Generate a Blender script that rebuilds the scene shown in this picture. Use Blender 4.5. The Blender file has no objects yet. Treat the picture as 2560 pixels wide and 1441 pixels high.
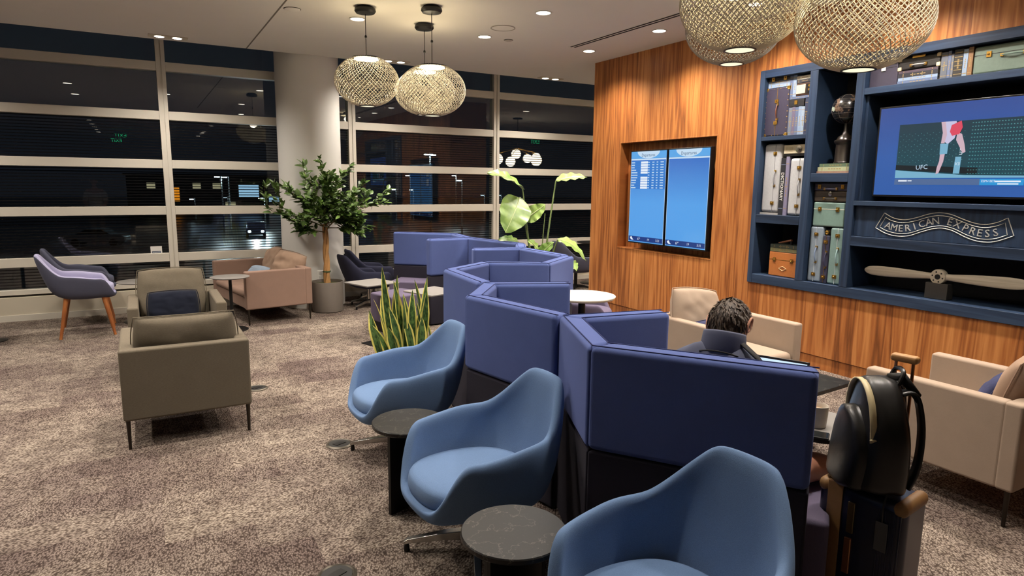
import bpy, bmesh, math, random
from mathutils import Vector, Matrix, noise, Quaternion
random.seed(7)
PI = math.pi
SC = bpy.context.scene
COL = SC.collection

# ------------------------------------------------------------------ camera
CAM_H = 1.68
FPX, YAW, PITCH, ROLL = 1629.25, 0.518437, 0.156893, 0.010481
CXP, CYP = 1280.0, 720.5
_f = Vector((math.sin(YAW)*math.cos(PITCH), math.cos(YAW)*math.cos(PITCH), -math.sin(PITCH)))
_r0 = Vector((math.cos(YAW), -math.sin(YAW), 0)); _u0 = _r0.cross(_f)
_r = _r0*math.cos(ROLL) + _u0*math.sin(ROLL); _u = -_r0*math.sin(ROLL) + _u0*math.cos(ROLL)
cam_data = bpy.data.cameras.new('camera'); cam = bpy.data.objects.new('camera', cam_data); COL.objects.link(cam)
cam.matrix_world = Matrix(((_r.x,_u.x,-_f.x,0),(_r.y,_u.y,-_f.y,0),(_r.z,_u.z,-_f.z,CAM_H),(0,0,0,1)))
cam_data.sensor_width = 36.0; cam_data.sensor_fit = 'HORIZONTAL'; cam_data.lens = FPX/2560*36.0
cam_data.clip_start = 0.05; cam_data.clip_end = 400
SC.camera = cam

# ------------------------------------------------------------------ world, colour management
SC.view_settings.view_transform = 'Standard'; SC.view_settings.look = 'None'
SC.view_settings.gamma = 1.0; SC.view_settings.use_curve_mapping = False
SC.view_settings.exposure = 0.55
world = bpy.data.worlds.new('night_sky'); SC.world = world; world.use_nodes = True
world.node_tree.nodes['Background'].inputs[0].default_value = (0.010, 0.012, 0.017, 1)
world.node_tree.nodes['Background'].inputs[1].default_value = 0.6
SPOT_W = 165.0          # power of one ceiling downlight
SPOT_COL = (1.0, 0.90, 0.79)
cy = SC.cycles
cy.max_bounces = 4; cy.diffuse_bounces = 3; cy.glossy_bounces = 3; cy.transmission_bounces = 4
cy.transparent_max_bounces = 8; cy.sample_clamp_indirect = 3.0; cy.caustics_reflective = False; cy.caustics_refractive = False
cy.use_denoising = True; cy.use_light_tree = False; cy.adaptive_threshold = 0.05

# ------------------------------------------------------------------ where things stand
ZC = 3.298             # ceiling
XW = 5.43              # face of the wood wall
YW = 9.69              # window wall
YE = 8.87              # edge of the ceiling before the window pocket
YEND = 7.34            # end of the wood wall
O = Vector((0, 0, CAM_H))
def ray(x, y): return _f + _r*((x-CXP)/FPX) - _u*((y-CYP)/FPX)
def pz(x, y, z=0.0):
    d = ray(x, y); return O + d*((z-O.z)/d.z)
def px_(x, y, X=XW):
    d = ray(x, y); return O + d*((X-O.x)/d.x)
def py_(x, y, Y=YW):
    d = ray(x, y); return O + d*((Y-O.y)/d.y)
def zat(x, y, P):
    d = ray(x, y); return O.z + d.z*math.hypot(P[0], P[1])/math.hypot(d.x, d.y)

# ------------------------------------------------------------------ materials
def lin(c):
    return tuple(((v/255)/12.92 if v/255 <= .04045 else ((v/255+.055)/1.055)**2.4) for v in c)
def newmat(name):
    m = bpy.data.materials.new(name); m.use_nodes = True
    nt = m.node_tree; return m, nt, nt.nodes['Principled BSDF']
def N(nt, t, **kw):
    n = nt.nodes.new(t)
    for k, v in kw.items(): setattr(n, k, v)
    return n
def setin(n, **kw):
    for k, v in kw.items(): n.inputs[k.replace('_', ' ')].default_value = v
def coords(nt, scale=(1,1,1), kind='Object', rot=(0,0,0)):
    tc = N(nt, 'ShaderNodeTexCoord'); mp = N(nt, 'ShaderNodeMapping')
    mp.inputs['Scale'].default_value = scale; mp.inputs['Rotation'].default_value = rot
    nt.links.new(tc.outputs[kind], mp.inputs['Vector']); return mp.outputs['Vector']
def ramp(nt, fac, stops):
    r = N(nt, 'ShaderNodeValToRGB'); e = r.color_ramp.elements
    while len(e) < len(stops): e.new(0.5)
    for el, (p, c) in zip(e, stops): el.position = p; el.color = (*c, 1) if len(c) == 3 else c
    nt.links.new(fac, r.inputs[0]); return r.outputs[0]
def mixc(nt, fac, a, b, mode='MIX'):
    m = N(nt, 'ShaderNodeMix', data_type='RGBA', blend_type=mode)
    for s, v in ((m.inputs[0], fac), (m.inputs[6], a), (m.inputs[7], b)):
        if hasattr(v, 'links'): nt.links.new(v, s)
        elif isinstance(v, (int, float)): s.default_value = v
        else: s.default_value = (*v, 1) if len(v) == 3 else v
    return m.outputs[2]
def bump(nt, b, height, strength=.3, dist=.002):
    n = N(nt, 'ShaderNodeBump'); n.inputs['Strength'].default_value = strength; n.inputs['Distance'].default_value = dist
    nt.links.new(height, n.inputs['Height']); nt.links.new(n.outputs[0], b.inputs['Normal'])
def noi(nt, vec, scale, detail=3, rough=.6):
    n = N(nt, 'ShaderNodeTexNoise'); n.inputs['Scale'].default_value = scale; n.inputs['Detail'].default_value = detail
    n.inputs['Roughness'].default_value = rough
    if vec is not None: nt.links.new(vec, n.inputs['Vector'])
    return n.outputs['Fac']
MATS = {}
def plain(name, rgb, rough=.5, metal=0.0, var=.12, nscale=30, bumpk=0, spec=.5, coat=0):
    if name in MATS: return MATS[name]
    m, nt, b = newmat(name); c = lin(rgb); v = coords(nt)
    f = noi(nt, v, nscale)
    col = mixc(nt, f, tuple(x*(1-var) for x in c), tuple(min(1, x*(1+var)) for x in c))
    nt.links.new(col, b.inputs['Base Color']); setin(b, Roughness=rough, Metallic=metal)
    b.inputs['Specular IOR Level'].default_value = spec; b.inputs['Coat Weight'].default_value = coat
    if bumpk: bump(nt, b, f, bumpk, .003)
    MATS[name] = m; return m
def fabric(name, rgb, var=.22, scale=420, bumpk=.35, sheen=.25, slub=0, blotch=.1):
    if name in MATS: return MATS[name]
    m, nt, b = newmat(name); c = lin(rgb)
    v = coords(nt, (1, 1, 1) if not slub else (1, 1, slub))
    f = noi(nt, v, scale, 2, .7); g = noi(nt, coords(nt), 7, 3)
    c1 = mixc(nt, f, tuple(x*(1-var) for x in c), tuple(min(1, x*(1+var)) for x in c))
    c2 = mixc(nt, g, c1, mixc(nt, 1.0, c1, (1+blotch*2,)*3, 'MULTIPLY'))
    nt.links.new(c2, b.inputs['Base Color']); setin(b, Roughness=.92)
    b.inputs['Specular IOR Level'].default_value = .2
    b.inputs['Sheen Weight'].default_value = sheen; b.inputs['Sheen Roughness'].default_value = .5
    b.inputs['Sheen Tint'].default_value = (*[min(1, x*1.6+.1) for x in c], 1)
    bump(nt, b, f, bumpk, .0015)
    MATS[name] = m; return m
def emis(name, rgb, strength):
    if name in MATS: return MATS[name]
    m, nt, b = newmat(name); b.inputs['Base Color'].default_value = (0, 0, 0, 1)
    b.inputs['Emission Color'].default_value = (*lin(rgb), 1); b.inputs['Emission Strength'].default_value = strength
    setin(b, Roughness=.4); MATS[name] = m; return m
def glassmat(name, tint=(1,1,1), refl=.05, rough=.0, stripes=None):
    """clear sheet: passes light straight on and mirrors more at grazing angles (same from both sides)"""
    if name in MATS: return MATS[name]
    m, nt, b = newmat(name); nt.nodes.remove(b); out = nt.nodes['Material Output']
    t = N(nt, 'ShaderNodeBsdfTransparent'); t.inputs[0].default_value = (*tint, 1)
    g = N(nt, 'ShaderNodeBsdfGlossy'); g.inputs['Roughness'].default_value = rough
    lw = N(nt, 'ShaderNodeLayerWeight'); lw.inputs['Blend'].default_value = .5
    p = N(nt, 'ShaderNodeMath', operation='POWER'); nt.links.new(lw.outputs['Facing'], p.inputs[0]); p.inputs[1].default_value = 4
    a = N(nt, 'ShaderNodeMath', operation='MULTIPLY_ADD'); nt.links.new(p.outputs[0], a.inputs[0]); a.inputs[1].default_value = 1-refl; a.inputs[2].default_value = refl
    mx = N(nt, 'ShaderNodeMixShader'); nt.links.new(a.outputs[0], mx.inputs[0]); nt.links.new(t.outputs[0], mx.inputs[1]); nt.links.new(g.outputs[0], mx.inputs[2])
    last = mx.outputs[0]
    if stripes:
        geo = N(nt, 'ShaderNodeNewGeometry'); sx = N(nt, 'ShaderNodeSeparateXYZ'); nt.links.new(geo.outputs['Position'], sx.inputs[0])
        mm = N(nt, 'ShaderNodeMath', operation='MULTIPLY'); nt.links.new(sx.outputs['Z'], mm.inputs[0]); mm.inputs[1].default_value = 1/stripes
        fr = N(nt, 'ShaderNodeMath', operation='FRACT'); nt.links.new(mm.outputs[0], fr.inputs[0])
        gt = N(nt, 'ShaderNodeMath', operation='GREATER_THAN'); nt.links.new(fr.outputs[0], gt.inputs[0]); gt.inputs[1].default_value = .68
        sc = N(nt, 'ShaderNodeMath', operation='MULTIPLY'); nt.links.new(gt.outputs[0], sc.inputs[0]); sc.inputs[1].default_value = .75
        d = N(nt, 'ShaderNodeBsdfDiffuse'); d.inputs[0].default_value = (.012, .012, .013, 1)
        m2 = N(nt, 'ShaderNodeMixShader'); nt.links.new(sc.outputs[0], m2.inputs[0]); nt.links.new(last, m2.inputs[1]); nt.links.new(d.outputs[0], m2.inputs[2]); last = m2.outputs[0]
    nt.links.new(last, out.inputs['Surface']); MATS[name] = m; return m

def wood(name, dark, mid, light, axis='Z', band=.14, gscale=1.0, rough=.42, grain=1.0):
    """veneer: long cathedral grain along one axis, tone jumping from leaf to leaf"""
    if name in MATS: return MATS[name]
    m, nt, b = newmat(name)
    tc = N(nt, 'ShaderNodeTexCoord'); sp = N(nt, 'ShaderNodeSeparateXYZ'); nt.links.new(tc.outputs['Object'], sp.inputs[0])
    L, A = {'Z': ('Z', 'Y'), 'Y': ('Y', 'Z'), 'X': ('X', 'Y')}[axis]
    # leaf index
    q = N(nt, 'ShaderNodeMath', operation='MULTIPLY'); nt.links.new(sp.outputs[A], q.inputs[0]); q.inputs[1].default_value = 1/band
    wob = N(nt, 'ShaderNodeMath', operation='FLOOR'); nt.links.new(q.outputs[0], wob.inputs[0])
    wn = N(nt, 'ShaderNodeTexWhiteNoise', noise_dimensions='1D'); nt.links.new(wob.outputs[0], wn.inputs['W'])
    cm = N(nt, 'ShaderNodeCombineXYZ')
    ax = N(nt, 'ShaderNodeMath', operation='MULTIPLY_ADD'); nt.links.new(wn.outputs['Value'], ax.inputs[0]); ax.inputs[1].default_value = 40; nt.links.new(sp.outputs[A], ax.inputs[2])
    ls = N(nt, 'ShaderNodeMath', operation='MULTIPLY'); nt.links.new(sp.outputs[L], ls.inputs[0]); ls.inputs[1].default_value = .05*gscale
    nt.links.new(ax.outputs[0], cm.inputs[0]); nt.links.new(ls.outputs[0], cm.inputs[1])
    n1 = noi(nt, cm.outputs[0], 9*gscale, 2, .5)
    w = N(nt, 'ShaderNodeMath', operation='MULTIPLY'); nt.links.new(n1, w.inputs[0]); w.inputs[1].default_value = 11
    fr = N(nt, 'ShaderNodeMath', operation='PINGPONG'); nt.links.new(w.outputs[0], fr.inputs[0]); fr.inputs[1].default_value = 1
    fine = noi(nt, cm.outputs[0], 120*gscale, 4, .7)
    a1 = N(nt, 'ShaderNodeMath', operation='MULTIPLY'); nt.links.new(fr.outputs[0], a1.inputs[0]); a1.inputs[1].default_value = .38*grain
    a2 = N(nt, 'ShaderNodeMath', operation='MULTIPLY_ADD'); nt.links.new(fine, a2.inputs[0]); a2.inputs[1].default_value = .30; nt.links.new(a1.outputs[0], a2.inputs[2])
    a3 = N(nt, 'ShaderNodeMath', operation='MULTIPLY_ADD'); nt.links.new(wn.outputs['Value'], a3.inputs[0]); a3.inputs[1].default_value = .26; nt.links.new(a2.outputs[0], a3.inputs[2])
    c = ramp(nt, a3.outputs[0], [(.08, lin(dark)), (.40, lin(mid)), (.80, lin(light))])
    nt.links.new(c, b.inputs['Base Color']); setin(b, Roughness=rough); b.inputs['Specular IOR Level'].default_value = .35
    bump(nt, b, fine, .12, .001)
    MATS[name] = m; return m

def carpet():
    m, nt, b = newmat('carpet')
    v = coords(nt)
    bk = N(nt, 'ShaderNodeTexBrick'); nt.links.new(v, bk.inputs['Vector']); bk.offset = .37
    setin(bk, Scale=1.0); bk.inputs['Brick Width'].default_value = .62; bk.inputs['Row Height'].default_value = .25; bk.inputs['Mortar Size'].default_value = 0.0
    bk.inputs['Color1'].default_value = (0, 0, 0, 1); bk.inputs['Color2'].default_value = (1, 1, 1, 1)
    b2 = N(nt, 'ShaderNodeTexBrick'); nt.links.new(coords(nt, rot=(0, 0, PI/2)), b2.inputs['Vector']); b2.offset = .6
    setin(b2, Scale=1.0); b2.inputs['Brick Width'].default_value = .5; b2.inputs['Row Height'].default_value = .38; b2.inputs['Mortar Size'].default_value = 0.0
    b2.inputs['Color1'].default_value = (0, 0, 0, 1); b2.inputs['Color2'].default_value = (1, 1, 1, 1)
    big = noi(nt, v, 1.3, 3, .6); mid = noi(nt, v, 9, 3, .65)
    # pile: rows of loops turning from tile to tile
    vv = N(nt, 'ShaderNodeVectorRotate', rotation_type='Z_AXIS'); nt.links.new(v, vv.inputs['Vector'])
    an = N(nt, 'ShaderNodeMath', operation='MULTIPLY'); nt.links.new(bk.outputs['Color'], an.inputs[0]); an.inputs[1].default_value = 1.57; nt.links.new(an.outputs[0], vv.inputs['Angle'])
    mp = N(nt, 'ShaderNodeMapping'); mp.inputs['Scale'].default_value = (1, .55, 1); nt.links.new(vv.outputs[0], mp.inputs['Vector'])
    vo = N(nt, 'ShaderNodeTexVoronoi'); vo.inputs['Scale'].default_value = 135; nt.links.new(mp.outputs[0], vo.inputs['Vector'])
    pile = vo.outputs['Distance']
    t1 = mixc(nt, bk.outputs['Color'], lin((126, 112, 104)), lin((178, 166, 151)))
    t2 = mixc(nt, b2.outputs['Color'], t1, mixc(nt, .4, t1, lin((108, 92, 94))))
    t3 = mixc(nt, ramp(nt, big, [(.38, (0,0,0)), (.66, (1,1,1))]), t2, mixc(nt, .5, t2, lin((196, 184, 168))))
    t4 = mixc(nt, ramp(nt, mid, [(.35, (1,1,1)), (.6, (0,0,0))]), t3, mixc(nt, .5, t3, lin((90, 76, 73))))
    pr = ramp(nt, pile, [(.10, (1.3,)*3), (.75, (.24,.21,.20))])
    col = mixc(nt, 1.0, t4, pr, 'MULTIPLY')
    nt.links.new(col, b.inputs['Base Color']); setin(b, Roughness=.97); b.inputs['Specular IOR Level'].default_value = .1
    inv = N(nt, 'ShaderNodeMath', operation='SUBTRACT'); inv.inputs[0].default_value = 1; nt.links.new(pile, inv.inputs[1])
    bump(nt, b, inv.outputs[0], .8, .006)
    MATS['carpet'] = m; return m

def marble(name, base, vein):
    m, nt, b = newmat(name); v = coords(nt)
    n1 = noi(nt, v, 5, 5, .6)
    w = N(nt, 'ShaderNodeMath', operation='SUBTRACT'); nt.links.new(n1, w.inputs[0]); w.inputs[1].default_value = .5
    a = N(nt, 'ShaderNodeMath', operation='ABSOLUTE'); nt.links.new(w.outputs[0], a.inputs[0])
    c1 = ramp(nt, a.outputs[0], [(0, tuple(.25*x+.75*y for x, y in zip(lin(vein), lin(base)))), (.006, lin(base))])
    n2 = noi(nt, v, 60, 4, .75)
    c = mixc(nt, ramp(nt, n2, [(.62, (0,0,0)), (.74, (.22,.22,.22))]), c1, lin(vein))
    nt.links.new(c, b.inputs['Base Color']); setin(b, Roughness=.34); b.inputs['Specular IOR Level'].default_value = .3; MATS[name] = m; return m

def snakeleaf():
    m, nt, b = newmat('variegated_leaf')
    tc = N(nt, 'ShaderNodeTexCoord'); sp = N(nt, 'ShaderNodeSeparateXYZ'); nt.links.new(tc.outputs['UV'], sp.inputs[0])
    w = N(nt, 'ShaderNodeMath', operation='SUBTRACT'); nt.links.new(sp.outputs['X'], w.inputs[0]); w.inputs[1].default_value = .5
    a = N(nt, 'ShaderNodeMath', operation='ABSOLUTE'); nt.links.new(w.outputs[0], a.inputs[0])
    nz = noi(nt, coords(nt, (1, 1, .35), 'Object'), 55, 3)
    g = mixc(nt, ramp(nt, nz, [(.42, (0,0,0)), (.58, (1,1,1))]), lin((34, 62, 30)), lin((86, 116, 62)))
    e = ramp(nt, a.outputs[0], [(.32, (0,0,0)), (.36, (1,1,1))])
    c = mixc(nt, e, g, lin((226, 214, 112)))
    nt.links.new(c, b.inputs['Base Color']); setin(b, Roughness=.4); MATS['snake'] = m; return m
def leafmat(name, dark, light, rough=.38):
    m, nt, b = newmat(name); oi = N(nt, 'ShaderNodeObjectInfo')
    f = noi(nt, coords(nt), 9, 2)
    ad = N(nt, 'ShaderNodeMath', operation='MULTIPLY_ADD'); nt.links.new(oi.outputs['Random'], ad.inputs[0]); ad.inputs[1].default_value = .7; nt.links.new(f, ad.inputs[2])
    c = ramp(nt, ad.outputs[0], [(.35, lin(dark)), (1.0, lin(light))])
    nt.links.new(c, b.inputs['Base Color']); setin(b, Roughness=rough)
    b.inputs['Subsurface Weight'].default_value = .0
    MATS[name] = m; return m

# ------------------------------------------------------------------ mesh helpers
def rotz(a): return Matrix.Rotation(a, 4, 'Z')
class MB:
    def __init__(s): s.bm = bmesh.new()
    def box(s, c, d, m=None, taper=None):
        vs = []
        for z in (-.5, .5):
            for y in (-.5, .5):
                for x in (-.5, .5):
                    k = taper if (taper and z > 0) else 1
                    p = Vector((c[0]+x*d[0]*k, c[1]+y*d[1]*k, c[2]+z*d[2]))
                    vs.append(s.bm.verts.new(m @ p if m else p))
        for q in ((0,2,3,1),(4,5,7,6),(0,1,5,4),(2,6,7,3),(0,4,6,2),(1,3,7,5)): s.bm.faces.new([vs[i] for i in q])
        return s
    def b2(s, lo, hi, m=None):
        return s.box([(a+b)/2 for a, b in zip(lo, hi)], [abs(b-a) for a, b in zip(lo, hi)], m)
    def prism(s, poly, z0, z1, m=None):
        area = sum(poly[i][0]*poly[(i+1) % len(poly)][1]-poly[(i+1) % len(poly)][0]*poly[i][1] for i in range(len(poly)))
        if area < 0: poly = poly[::-1]
        tr = (lambda p: m @ Vector(p)) if m else Vector
        a = [s.bm.verts.new(tr((p[0], p[1], z0))) for p in poly]; b = [s.bm.verts.new(tr((p[0], p[1], z1))) for p in poly]
        n = len(poly); s.bm.faces.new(a[::-1]); s.bm.faces.new(b)
        for i in range(n): s.bm.faces.new((a[i], a[(i+1) % n], b[(i+1) % n], b[i]))
        return s
    def lathe(s, prof, seg=24, c=(0,0,0), m=None, sx=1, sy=1, cap=True):
        rings = []
        for r, z in prof:
            if r < 1e-6: rings.append([s.bm.verts.new(_t(m, (c[0], c[1], c[2]+z)))])
            else: rings.append([s.bm.verts.new(_t(m, (c[0]+sx*r*math.cos(2*PI*i/seg), c[1]+sy*r*math.sin(2*PI*i/seg), c[2]+z))) for i in range(seg)])
        for A, B in zip(rings, rings[1:]):
            for i in range(seg):
                j = (i+1) % seg
                if len(A) == 1 and len(B) == 1: continue
                if len(A) == 1: f = (A[0], B[j], B[i])
                elif len(B) == 1: f = (A[i], A[j], B[0])
                else: f = (A[i], A[j], B[j], B[i])
                try: s.bm.faces.new(f)
                except ValueError: pass
        if len(prof) == 2 and min(prof[0][0], prof[1][0]) < 1e-6: cap = False
        for R_, fl in ((rings[0], True), (rings[-1], False)):
            if len(R_) > 1 and cap and tuple(prof[0]) != tuple(prof[-1]): s.bm.faces.new(R_[::-1] if fl else R_)
        return s
    def tube(s, pts, r, seg=8, m=None, caps=True):
        pts = [Vector(p) for p in pts]; n = len(pts); rr = r if isinstance(r, (list, tuple)) else [r]*n
        prev = None; rings = []
        for i, p in enumerate(pts):
            t = (pts[min(i+1, n-1)]-pts[max(i-1, 0)]).normalized()
            if prev is None:
                up = Vector((0, 0, 1)) if abs(t.z) < .9 else Vector((1, 0, 0))
                a = t.cross(up).normalized()
            else: a = (prev - t*prev.dot(t)).normalized()
            prev = a; b = t.cross(a)
            rings.append([s.bm.verts.new(_t(m, p + (a*math.cos(2*PI*k/seg)+b*math.sin(2*PI*k/seg))*rr[i])) for k in range(seg)])
        for A, B in zip(rings, rings[1:]):
            for k in range(seg): s.bm.faces.new((A[k], A[(k+1) % seg], B[(k+1) % seg], B[k]))
        if caps: s.bm.faces.new(rings[0][::-1]); s.bm.faces.new(rings[-1])
        return s
    def sph(s, c, r, m=None, u=16, v=10):
        rx, ry, rz = r if isinstance(r, (list, tuple)) else (r, r, r)
        return s.lathe([(math.sin(PI*k/v), -math.cos(PI*k/v)*rz) for k in range(v+1)], u, c, m, rx, ry)
    def ribbon(s, pts, w, up, m=None):
        """flat strap along pts; w = half width, up = width direction"""
        up = Vector(up).normalized(); L = [s.bm.verts.new(_t(m, Vector(p)-up*w)) for p in pts]; R_ = [s.bm.verts.new(_t(m, Vector(p)+up*w)) for p in pts]
        for i in range(len(pts)-1): s.bm.faces.new((L[i], L[i+1], R_[i+1], R_[i]))
        return s
def _t(m, p): return (m @ Vector(p)) if m else Vector(p)

def obj(name, src, mat, parent=None, bevel=0, seg=2, smooth=True, sub=0, solid=0, label=None, loc=None):
    if isinstance(src, MB): src = src.bm
    if isinstance(src, bmesh.types.BMesh):
        bmesh.ops.recalc_face_normals(src, faces=src.faces)
        me = bpy.data.meshes.new(name); src.to_mesh(me); src.free()
    else: me = src
    o = bpy.data.objects.new(name, me); COL.objects.link(o)
    for mm in (mat if isinstance(mat, (list, tuple)) else [mat]):
        if len(me.materials) < (len(mat) if isinstance(mat, (list, tuple)) else 1): me.materials.append(mm)
    if parent: o.parent = parent
    if loc is not None: o.location = loc
    if smooth:
        me.shade_smooth()
        if not (bevel or sub): me.set_sharp_from_angle(angle=math.radians(38))
    if solid:
        md = o.modifiers.new('solid', 'SOLIDIFY'); md.thickness = solid; md.offset = 0
    if bevel:
        md = o.modifiers.new('bevel', 'BEVEL'); md.width = bevel; md.segments = seg; md.limit_method = 'ANGLE'; md.angle_limit = math.radians(40); md.harden_normals = True
    if sub:
        md = o.modifiers.new('sub', 'SUBSURF'); md.levels = sub; md.render_levels = sub
    if label: o['label'] = label
    return o
def tag(o, label, cat, group=None, kind=None):
    if label: o['label'] = label
    if cat: o['category'] = cat
    if group: o['group'] = group
    if kind: o['kind'] = kind
    return o
def thing(name, label, cat, loc=(0,0,0), rz=0, group=None):
    e = bpy.data.objects.new(name, None); COL.objects.link(e); e.location = loc; e.rotation_euler = (0, 0, rz); e.empty_display_size = .1
    return tag(e, label, cat, group)
def struct(name, mb, mat, parent=None, **kw):
    o = obj(name, mb, mat, parent, **kw)
    if parent is None: o['kind'] = 'structure'
    return o
def place(o, loc, rot=(0,0,0)):
    o.location = loc; o.rotation_euler = rot; return o
def copytree(root, loc, rz, label, group=None):
    r = root.copy(); COL.objects.link(r); r.location = loc; r.rotation_euler = (0, 0, rz); r['label'] = label
    if group: r['group'] = group
    for ch in root.children:
        c = ch.copy(); COL.objects.link(c); c.parent = r
        for g in ch.children:
            d = g.copy(); COL.objects.link(d); d.parent = c
    return r
_fonts = {}
def textmesh(txt, size, extrude=.0, align='CENTER'):
    cu = bpy.data.curves.new('lettering', 'FONT'); cu.body = txt; cu.size = size; cu.extrude = extrude; cu.align_x = align; cu.resolution_u = 2
    o = bpy.data.objects.new('lettering', cu); COL.objects.link(o)
    dg = bpy.context.evaluated_depsgraph_get(); me = bpy.data.meshes.new_from_object(o.evaluated_get(dg))
    bpy.data.objects.remove(o); bpy.data.curves.remove(cu); return me
# a flat drawing on the wood wall: x runs along -Y, y runs up, faces -X
def wallmat(X, Y, Z): return Matrix(((0,0,-1,X),(-1,0,0,Y),(0,1,0,Z),(0,0,0,1)))
def add_mesh(mb, me, m):
    v0 = [mb.bm.verts.new(m @ v.co) for v in me.vertices]
    for p in me.polygons:
        try: mb.bm.faces.new([v0[i] for i in p.vertices])
        except ValueError: pass
    bpy.data.meshes.remove(me)

# ------------------------------------------------------------------ shared materials
M_CEIL = plain('ceiling_paint', (236, 233, 227), .9, var=.02, nscale=3)
M_FRAME = plain('painted_aluminium', (218, 212, 198), .45, var=.03, nscale=4)
M_GROOVE = plain('dark_groove', (70, 66, 60), .8)
M_WALLP = plain('cream_paint', (205, 196, 176), .8, var=.03, nscale=3)
M_COLP = plain('column_paint', (216, 214, 208), .75, var=.02, nscale=2)
M_REAR = plain('dim_wall_paint', (96, 84, 74), .85, var=.1, nscale=2)
M_DARKW = wood('dark_slat_wood', (28, 18, 12), (58, 38, 24), (84, 58, 38), 'Z', .18)
M_WOOD = wood('teak_veneer', (92, 51, 26), (156, 95, 49), (192, 131, 75), 'Z', .17, grain=1.0)
M_NAVYW = wood('navy_stained_oak', (18, 28, 44), (34, 50, 74), (54, 72, 98), 'Y', .3, rough=.5, grain=.6)
M_NAVYV = wood('navy_stained_oak_upright', (18, 28, 44), (34, 50, 74), (54, 72, 98), 'Z', .3, rough=.5, grain=.6)
M_BLACKP = plain('black_lining', (14, 14, 16), .8)
M_BLACK = plain('black_metal', (22, 22, 23), .42, .3)
M_CHROME = plain('brushed_chrome', (190, 188, 184), .22, 1.0, var=.05, nscale=60)
M_BRASS = plain('aged_brass', (196, 156, 78), .3, 1.0, var=.15, nscale=80)
M_GLASSW = glassmat('window_glass', (.80, .84, .84), .085)
M_GLASSF = glassmat('window_glass_lined', (.80, .84, .84), .085, stripes=.036)
M_CARPET = carpet()
M_LAMP = emis('downlight_glow', (255, 240, 218), 12)
M_WHITEPL = plain('white_plastic', (232, 230, 224), .4, var=.02)

# ------------------------------------------------------------------ floor, ceiling, outer walls
struct('floor', MB().b2((-6.5, -9, -.1), (13, 9.66, 0)), M_CARPET, smooth=False)
ceil = struct('ceiling', MB().b2((-6.5, -9, ZC), (13, YE, ZC+.16)), M_CEIL, smooth=False)
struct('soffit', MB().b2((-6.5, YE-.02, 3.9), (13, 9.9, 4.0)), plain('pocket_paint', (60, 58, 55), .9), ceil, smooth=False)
struct('fascia', MB().b2((-6.5, YE-.04, ZC+.16), (13, YE, 3.9)), M_CEIL, ceil, smooth=False)
struct('wall_left', MB().b2((-6.6, -9, 0), (-6.5, 9.9, ZC+.16)), M_DARKW, smooth=False)
struct('wall_rear', MB().b2((-6.6, -9.1, 0), (13.1, -9, ZC+.16)), M_REAR, smooth=False)
struct('wall_far', MB().b2((13, -9, 0), (13.1, 9.9, ZC+.16)), M_REAR, smooth=False)
struct('trim_1', MB().b2((1.27, 3.0, ZC-.0015), (1.285, YE-.01, ZC)), plain('ceiling_joint', (120, 114, 106), .9), smooth=False)

# ------------------------------------------------------------------ window wall
VX = [-6.45, -4.46, -2.05, .36, 2.78, 5.17, 7.58, 10.0, 12.95]
ROWS = [.34, .696, 1.306, 1.90, 2.509, 3.115, 3.72]
struct('wall_back', MB().b2((-6.5, YW-.09, 0), (13, YW+.12, .285)), M_WALLP, smooth=False)
struct('baseboard_back', MB().b2((-6.5, YW-.104, 0), (13, YW-.09, .075)), M_FRAME, smooth=False)
struct('trim_2', MB().b2((-6.5, YW-.03, .285), (13, YW+.1, .30)), M_GROOVE, smooth=False)
rail_me = {}
for i in range(len(VX)-1):
    x0, x1 = VX[i], VX[i+1]; w = x1-x0
    mu = MB().b2((x0-.052, YW-.07, .30), (x0-.008, YW+.08, 3.9)).b2((x0+.008, YW-.07, .30), (x0+.052, YW+.08, 3.9)).b2((x0-.008, YW-.055, .30), (x0+.008, YW+.06, 3.9))
    wo = struct('window_%d' % (i+1), mu, M_FRAME, smooth=False)
    for k, z in enumerate(ROWS):
        hh = .055 if k else .03
        obj('rail', MB().b2((x0+.052, YW-.062, z-hh), (x1-.052, YW+.07, z+hh)), M_FRAME, wo, bevel=.004, seg=1)
    for k in range(len(ROWS)-1):
        z0 = ROWS[k]+(.055 if k else .03); z1 = ROWS[k+1]-.055
        obj('pane', MB().b2((x0+.052, YW-.006, z0), (x1-.052, YW+.006, z1)), M_GLASSF if k <= 3 else M_GLASSW, wo, smooth=False)
# small notice stuck to the glass, facing in
sp = py_(391, 627, YW-.012)
st = thing('window_notice', 'small white framed notice stuck on the lower glass pane above the wood-legged chairs', 'notice', (sp.x, YW-.012, sp.z))
obj('card', MB().b2((-.066, -.003, -.058), (.066, .003, .058)), M_WHITEPL, st, smooth=False)
obj('print', MB().b2((-.05, -.005, -.045), (.05, -.003, -.006)), plain('notice_print', (40, 60, 90), .6), st, smooth=False)
obj('text_line', MB().b2((-.044, -.0062, -.022), (.044, -.005, -.015)), M_WHITEPL, st, smooth=False)

# round column
colx, coly, colr = 2.075, 9.24, .41
column = obj('column', MB().lathe([(colr, 0), (colr, 3.9)], 64, (colx, coly, 0)), M_COLP)
tag(column, None, None, kind='structure')
ou = px = None
a = math.atan2(-coly, -colx)+.19
oc = thing('wall_socket', 'white power outlet on the round column beside the sofa', 'outlet', (colx+colr*math.cos(a), coly+colr*math.sin(a), zat(800, 688, (colx+colr*math.cos(a), coly+colr*math.sin(a)))), a)
obj('plate', MB().box((.004, 0, 0), (.008, .085, .125)), M_WHITEPL, oc, bevel=.004)
for dz in (-.028, .028): obj('receptacle', MB().box((.009, 0, dz), (.004, .036, .036)), plain('socket_face', (205, 203, 198), .5), oc, bevel=.004)

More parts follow.
